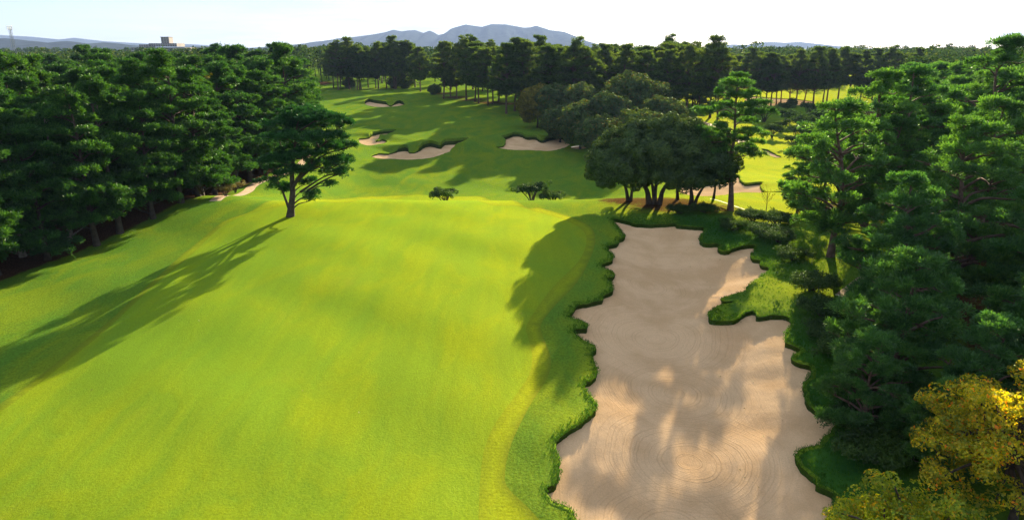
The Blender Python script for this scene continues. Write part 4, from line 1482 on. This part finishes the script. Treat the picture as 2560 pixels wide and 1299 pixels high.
def fallen_leaves():
    g = rng(123)
    c = np.stack([g.uniform(-30, 26, 2600), g.uniform(22, 76, 2600)], 1)
    d = dist_to(bunk[0]['p'], c[:, 0], c[:, 1], True, 30)
    ins = inside(bunk[0]['p'], c[:, 0], c[:, 1])
    near = np.exp(-np.hypot(c[:, 0] + 23, c[:, 1] - 69) / 6) + np.where(ins, 0.5 * (c[:, 0] > np.interp(c[:, 1], [20, 35, 70], [9, 12, 15])), 0.02) + np.exp(-np.hypot(c[:, 0] - 14, c[:, 1] - 73) / 5)
    k = g.uniform(0, 1, len(c)) < near * 0.5
    c, ins, d = c[k], ins[k], d[k]
    z = hb(c[:, 0], c[:, 1]) + np.where(ins, -0.32 - 0.65 * S(d / 4.0), 0.12 * np.exp(-((d - 0.5) / 0.8) ** 2)) + 0.035
    mb = MB()
    P = np.stack([c[:, 0], c[:, 1], z], 1)
    leaves(mb, P, np.tile([0, 0, 1.0], (len(P), 1)), 0.11, 0.07, g, 0.3)
    tag(link('fallen_leaves', mb.mesh('fallen_leaves', M_SCRUB)), 'scattered fallen leaves on the sand and turf', 'leaves', None, 'stuff')


fallen_leaves()


def sapling():
    g = rng(91)
    x, y = at(1915, 527)
    mb = MB()
    st = np.array([(0, 0, -0.1), (0.02, 0, 0.8), (-0.05, 0, 1.5), (0.0, 0.05, 2.2)])
    mb.tube(catmull(st, False, 0.2), [0.04] * 0 or np.linspace(0.045, 0.012, len(catmull(st, False, 0.2))), 6)
    tw = MB()
    for i in range(14):
        z = g.uniform(0.6, 2.0)
        a = g.uniform(0, 6.28)
        l = g.uniform(0.5, 1.1)
        p = np.array([(0, 0, z), (l * 0.4 * math.cos(a), l * 0.4 * math.sin(a), z + l * 0.45), (l * 0.75 * math.cos(a), l * 0.75 * math.sin(a), z + l)])
        tw.tube(catmull(p, False, 0.15), 0.012, 4, False)
        q = p[2] + g.normal(0, 0.12, (7, 3))
        leaves(tw, q, g.normal(0, 1, (7, 3)), 0.10, 0.06, g)
    e = thing('sapling', 'nearly bare sapling on the sunny grass above the bank', 'sapling', ground_pt(x, y))
    link('trunk', mb.mesh('sapling_trunk', M_BARK_DARK, True), e)
    link('twigs', tw.mesh('sapling_twigs', M_SCRUB), e)


sapling()


# --- white line on the grass by the slim pine
def white_line():
    p = catmull(np.array([at(*q) for q in ((1775, 497), (1800, 503), (1835, 515), (1868, 527), (1885, 540))]), False, 0.3)
    t = unit(np.gradient(p, axis=0))
    n = np.stack([-t[:, 1], t[:, 0]], 1) * 0.045
    a, b = p + n, p - n
    V = np.concatenate([np.c_[a, hb(a[:, 0], a[:, 1]) + 0.03], np.c_[b, hb(b[:, 0], b[:, 1]) + 0.03]])
    m = len(p)
    i = np.arange(m - 1)
    F = np.concatenate([np.stack([i, i + m, i + m + 1], 1), np.stack([i, i + m + 1, i + 1], 1)])
    tag(link('ground_marking', make_mesh('ground_marking', V, F, M_WHITE)), 'thin white line curving over the grass left of the slim pine', None, None, 'structure')


white_line()

def number_rows():
    """rows whose trunks can be counted: say which one, from the left"""
    ones = 'first second third fourth fifth sixth seventh eighth ninth tenth eleventh twelfth thirteenth fourteenth fifteenth sixteenth seventeenth eighteenth nineteenth twentieth'.split()
    words = ones + ['twenty-' + w for w in ones[:9]] + ['thirtieth'] + ['thirty-' + w for w in ones[:9]]
    for grp, text in (('pines of the far right row', 'backlit pine in the far right row, {} from the left'), ('pines right of the fairway head', 'pine in the clump right of the fairway head, {} trunk from the left'),
                      ('pines behind the farthest bunker', 'pine in the thin row behind the farthest bunker, {} from the left'), ('front rank pines of the left wood', 'pine in the front rank of the left wood, {} from the left frame edge'),
                      ('bushes on the far right slope', 'dull rounded bush on the slope below the far right pines, {} from the left')):
        row = [o for o in COL.objects if o.get('group') == grp]
        row.sort(key=lambda o: o.location.x / o.location.y)
        for o, w in zip(row, words):
            o['label'] = text.format(w)


number_rows()

# ------------------------------------------------------------------ woods too far or too deep to count
def far_wood():
    g = rng(101)
    cm = MB()

    def lowpine(x, y, z0, h, r, n, size):
        m = n
        u = g.uniform(0, 1, m)
        a = g.uniform(0, 6.28, m)
        rr = r * (0.35 + 0.65 * np.sin(math.pi * (0.2 + 0.7 * u))) * np.sqrt(g.uniform(0.15, 1, m))
        P = np.stack([x + rr * np.cos(a), y + rr * np.sin(a), z0 + h * (0.42 + 0.58 * u)], 1)
        A = np.stack([np.cos(a) * 0.4, np.sin(a) * 0.4, np.full(m, 0.9)], 1)
        leaves(cm, P, A, size, size * 0.6, g, 0.6)
        cm.tube(np.array([(x, y, z0 - 0.3), (x + g.normal(0, 0.3), y, z0 + h * 0.75)]), [0.28, 0.1], 4, False)

    pts = []
    # deep part of the left wood and beyond the fairway
    for i in range(520):
        y = g.uniform(125, 420)
        x = y * g.uniform(-0.80, -0.20)
        ex = np.interp(y, EDGE_L[:, 1], EDGE_L[:, 0])
        if x > ex - 1 and y < 335 or (y < 170 and x > ex - 14):
            continue
        pts.append((x, y))
    for i in range(520):
        y = g.uniform(335, 620)
        x = y * g.uniform(-0.3, 0.80)
        pts.append((x, y))
    for i in range(160):
        y = g.uniform(165, 330)
        x = y * g.uniform(0.56, 0.8)
        pts.append((x, y))
    for i in range(420):
        y = g.uniform(600, 1200)
        x = y * g.uniform(-0.8, 0.8)
        pts.append((x, y))
    for x, y in pts:
        h = (13.4 if x < -0.33 * y else 15.6) + g.normal(0, 0.9) if y < 600 else 14.0 + g.normal(0, 1.0)
        d = y
        n = int(np.clip(420 * 220 / d, 120, 420))
        lowpine(x, y, float(hb(x, y)), h, g.uniform(3.0, 4.6), n, 0.55 + d / 500.0)
    o = link('far_wood', cm.mesh('far_wood', M_WOOD_FAR))
    tag(o, 'distant mass of pine wood reaching to the foot of the hills', 'wood', None, 'stuff')


far_wood()


# ------------------------------------------------------------------ hills
def ridge(name, Y, depth, prof, label, seed, nx=160, nv=41):
    g = rng(seed)
    prof = np.array(prof, float)
    px = np.linspace(prof[0, 0], prof[-1, 0], nx)
    py = np.interp(px, prof[:, 0], prof[:, 1])
    zr = CAM_H + (118.0 - py) / 1730.0 * Y * CP * CP
    zr = np.maximum(zr, 0.5)
    xr = (px - 1280.0) / 1730.0 * Y * CP
    v = np.linspace(-1, 1, nv)
    g0 = g.uniform(0, 6, 4)
    V = []
    sc = 1.0 / (0.05 * abs(xr[-1] - xr[0]) + 60.0)
    for t in v:
        yy = Y + t * depth
        w = sum(a * np.sin(xr * sc * f + ph + 2.2 * math.sin(t * q + ph)) for a, f, ph, q in ((0.45, 4.0, g0[0], 2.0), (0.3, 9.0, g0[1], 3.0), (0.18, 19.0, g0[2], 5.0), (0.1, 37.0, g0[3], 9.0)))
        f = np.clip((1 - abs(t)) ** 1.1 * (1 + 0.35 * w * min(1.0, abs(t) * 3.0) * (1 - abs(t))), 0, 1.0)
        V.append(np.stack([xr, np.full(nx, yy), zr * f - (3.0 if abs(t) > 0.999 else 0)], 1))
    V = np.concatenate(V)
    i = (np.arange(nv - 1)[:, None] * nx + np.arange(nx - 1)[None]).ravel()
    F = np.concatenate([np.stack([i, i + 1, i + nx + 1], 1), np.stack([i, i + nx + 1, i + nx], 1)])
    tag(link(name, make_mesh(name, V, F, M_HILL, True)), label, None, None, 'structure')


ridge('mountain', 6000, 1500, [(640, 124), (700, 118), (740, 112), (800, 105), (845, 97), (885, 93), (940, 86), (965, 81), (985, 75), (1005, 79), (1022, 77), (1040, 76), (1060, 83), (1075, 77), (1085, 81), (1097, 88), (1110, 85), (1135, 70), (1165, 62),
                               (1185, 65), (1205, 68), (1230, 61), (1265, 62), (1310, 70), (1325, 69), (1340, 65), (1375, 76), (1410, 80), (1440, 92), (1465, 102), (1500, 112), (1560, 121)], 'long blue mountain ridge behind the fairway pines', 1, 220)
ridge('hills', 3300, 700, [(-260, 104), (-100, 101), (0, 97), (20, 96), (60, 104), (100, 105), (130, 109), (150, 110), (170, 103), (200, 108), (240, 112), (262, 106), (300, 112), (330, 116), (420, 119), (480, 117), (520, 116), (580, 121), (640, 125)],
      'near blue hills above the left wood', 2)
ridge('hills', 8000, 900, [(-300, 80), (-100, 85), (0, 88), (80, 92), (150, 99), (190, 95), (215, 98), (260, 103), (320, 107), (400, 111), (480, 111), (520, 114), (600, 120), (660, 124)], 'pale farthest hills behind the near blue ones', 3)
ridge('hills', 7600, 900, [(1560, 122), (1640, 120), (1740, 124), (1790, 117), (1830, 111), (1870, 112), (1905, 106), (1930, 105), (1960, 107), (2000, 105), (2050, 111), (2100, 119), (2200, 123)], 'pale low hills over the far right pines', 4)


# ------------------------------------------------------------------ buildings and masts on the skyline
def office():
    Y = 900.0
    s = Y * CP * CP / 1730.0
    z0 = float(hb(0, Y)) - 0.0

    def X(px):
        return (px - 400) * s

    def Z(py):
        return CAM_H + (118 - py) * s - z0
    x0 = (400 - 1280) * s / CP
    e = thing('office_block', 'grey stepped office block with a square tower on the skyline', 'building', (x0, Y, z0))

    def wing(nm, a, b, top, bot, y0, dep, floors, cols, mat=M_CONC):
        m = MB()
        m.box(X(a), X(b), y0, y0 + dep, Z(bot), Z(top))
        w = link(nm, m.mesh(nm, mat), e)
        fh = (Z(top) - Z(bot)) / max(floors, 1)
        cw = (X(b) - X(a)) / max(cols, 1)
        me = None
        for f in range(floors):
            for c in range(cols):
                if me is None:
                    k = MB()
                    k.box(0, cw * 0.7, -0.12, 0.1, 0, fh * 0.45)
                    me = k.mesh('window', M_WIN)
                o = link('window', me, w)
                o.location = (X(a) + cw * (c + 0.15), y0, Z(bot) + fh * (f + 0.3))
        return w
    wing('tower', 391, 412, 93, 108.4, 14, 11, 3, 3)
    m = MB()
    m.box(X(390), X(413), 13.4, 25.6, Z(93), Z(92))
    link('parapet', m.mesh('parapet', M_CONC), e)
    wing('upper_wing', 363, 437, 108.5, 117, 8, 22, 2, 12)
    wing('side_wing', 339, 362.8, 111.5, 120, 6, 18, 2, 4)
    wing('lower_wing', 323, 465, 120, 140, 0, 30, 3, 18)
    m = MB()
    m.box(X(323), X(465), -0.6, 30.4, Z(120), Z(119.2))
    link('roof', m.mesh('roof', M_CONC), e)


office()


def mast():
    Y = 620.0
    s = Y * CP * CP / 1730.0
    x0 = (34 - 1280) * s / CP
    z0 = float(hb(x0, Y))
    h = CAM_H + (118 - 72) * s - z0
    e = thing('floodlight_mast', 'lattice floodlight mast rising above the left wood', 'mast', (x0, Y, z0))
    m = MB()
    for sx in (-1, 1):
        for sy in (-1, 1):
            m.tube([(sx * 1.3, sy * 1.3, 0), (sx * 0.7, sy * 0.7, h)], 0.13, 5)
    n = 9
    for i in range(n):
        a, b = i / n, (i + 1) / n
        ra, rb = 1.3 - 0.6 * a, 1.3 - 0.6 * b
        for sy in (-1, 1):
            m.tube([(-ra, sy * ra, a * h), (rb, sy * rb, b * h)], 0.07, 4)
            m.tube([(ra, sy * ra, a * h), (-rb, sy * rb, b * h)], 0.07, 4)
            m.tube([(-ra, sy * ra, a * h), (ra, sy * ra, a * h)], 0.06, 4)
    link('lattice', m.mesh('lattice', M_STEEL), e)
    f = MB()
    for z in (-0.9, 0.3, 1.5):
        f.box(-2.3, 2.3, -0.15, 0.15, h + z, h + z + 0.15)
    for x in (-2.2, 0, 2.1):
        f.box(x, x + 0.12, -0.35, -0.16, h - 1.0, h + 1.8)
    link('lamp_rack', f.mesh('lamp_rack', M_STEEL), e)
    lm = MB()
    lm.tube([(0, 0.25, 0), (0, -0.1, 0), (0, -0.4, -0.1)], [0.22, 0.34, 0.36], 8)
    me = lm.mesh('floodlight', M_PLASTER)
    for z in (-0.4, 0.8, 2.0):
        for x in (-1.8, -0.6, 0.6, 1.8):
            o = link('floodlight', me, e)
            o.location = (x, -0.25, h + z)


mast()


def small_houses():
    for px, top, Y, w, lab, mats in ((1729, 122, 760, 12.5, 'pale flat roofed block on the skyline behind the far right row', 'flat'), (140, 132, 430, 9.0, 'grey tiled house roof among trees of the left wood', 'gable'), (152, 134, 440, 6.0, 'small white gabled house beside the grey roof in the left wood', 'gable')):
        s = Y * CP * CP / 1730.0
        x0 = (px - 1280) * s / CP
        z0 = float(hb(x0, Y))
        h = CAM_H + (118 - top) * s - z0
        e = thing('house', lab, 'building', (x0, Y, z0))
        m = MB()
        wall_h = h if mats == 'flat' else h - 2.2
        m.box(-w / 2, w / 2, 0, 9, 0, wall_h)
        wl_ = link('wall', m.mesh('wall', M_PLASTER), e)
        r = MB()
        if mats == 'flat':
            r.box(-w / 2 - 0.3, w / 2 + 0.3, -0.3, 9.3, wall_h, wall_h + 0.4)
        else:
            V = [(-w / 2 - .5, -.5, wall_h), (w / 2 + .5, -.5, wall_h), (w / 2 + .5, 9.5, wall_h), (-w / 2 - .5, 9.5, wall_h), (-w / 2 - .5, 4.5, h), (w / 2 + .5, 4.5, h)]
            r.add(V, [(0, 1, 5), (0, 5, 4), (2, 3, 4), (2, 4, 5), (1, 2, 5), (3, 0, 4), (0, 3, 2), (0, 2, 1)])
        link('roof', r.mesh('roof', M_ROOF), e)
        k = MB()
        k.box(0, 1.1, -0.1, 0.1, 0, 1.3)
        wm = k.mesh('window', M_WIN)
        for fz in np.arange(1.5, wall_h - 1.4, 3.0):
            for c in range(int(w // 2.6)):
                o = link('window', wm, wl_)
                o.location = (-w / 2 + 0.8 + c * 2.6, 0, fz)


small_houses()


def pylon():
    Y = 2600.0
    s = Y * CP * CP / 1730.0
    x0 = (1917 - 1280) * s / CP
    z0 = 0.5
    h = CAM_H + (118 - 112) * s - z0
    e = thing('pylon', 'faint lattice pylon against the pale right hills', 'pylon', (x0, Y, z0))
    m = MB()
    for sx in (-1, 1):
        for sy in (-1, 1):
            m.tube([(sx * 3, sy * 3, 0), (sx * 0.6, sy * 0.6, h)], 0.25, 4)
    for i in range(6):
        a, b = i / 6, (i + 1) / 6
        ra, rb = 3 - 2.4 * a, 3 - 2.4 * b
        m.tube([(-ra, -ra, a * h), (rb, -rb, b * h)], 0.15, 4)
        m.tube([(ra, -ra, a * h), (-rb, -rb, b * h)], 0.15, 4)
    link('lattice', m.mesh('pylon_lattice', M_STEEL), e)
    c = MB()
    for z in (0.72, 0.84, 0.96):
        c.tube([(-4.5, 0, h * z), (4.5, 0, h * z)], 0.22, 4)
    link('crossarm', c.mesh('crossarm', M_STEEL), e)


pylon()

# ------------------------------------------------------------------ haze
def haze():
    m, nt, nd, lk = new_mat('haze_air')
    out = nd.new('ShaderNodeOutputMaterial')
    v = nd.new('ShaderNodeVolumePrincipled')
    v.inputs['Color'].default_value = (0.36, 0.53, 1.0, 1)
    v.inputs['Density'].default_value = 6e-5
    v.inputs['Anisotropy'].default_value = 0.2
    lk.new(v.outputs[0], out.inputs['Volume'])
    b = MB()
    b.box(-9500, 9500, -2600, 9500, -8.0, 420.0)
    tag(link('haze', b.mesh('haze', m)), 'thin blue haze in the air', 'haze', None, 'stuff')


haze()
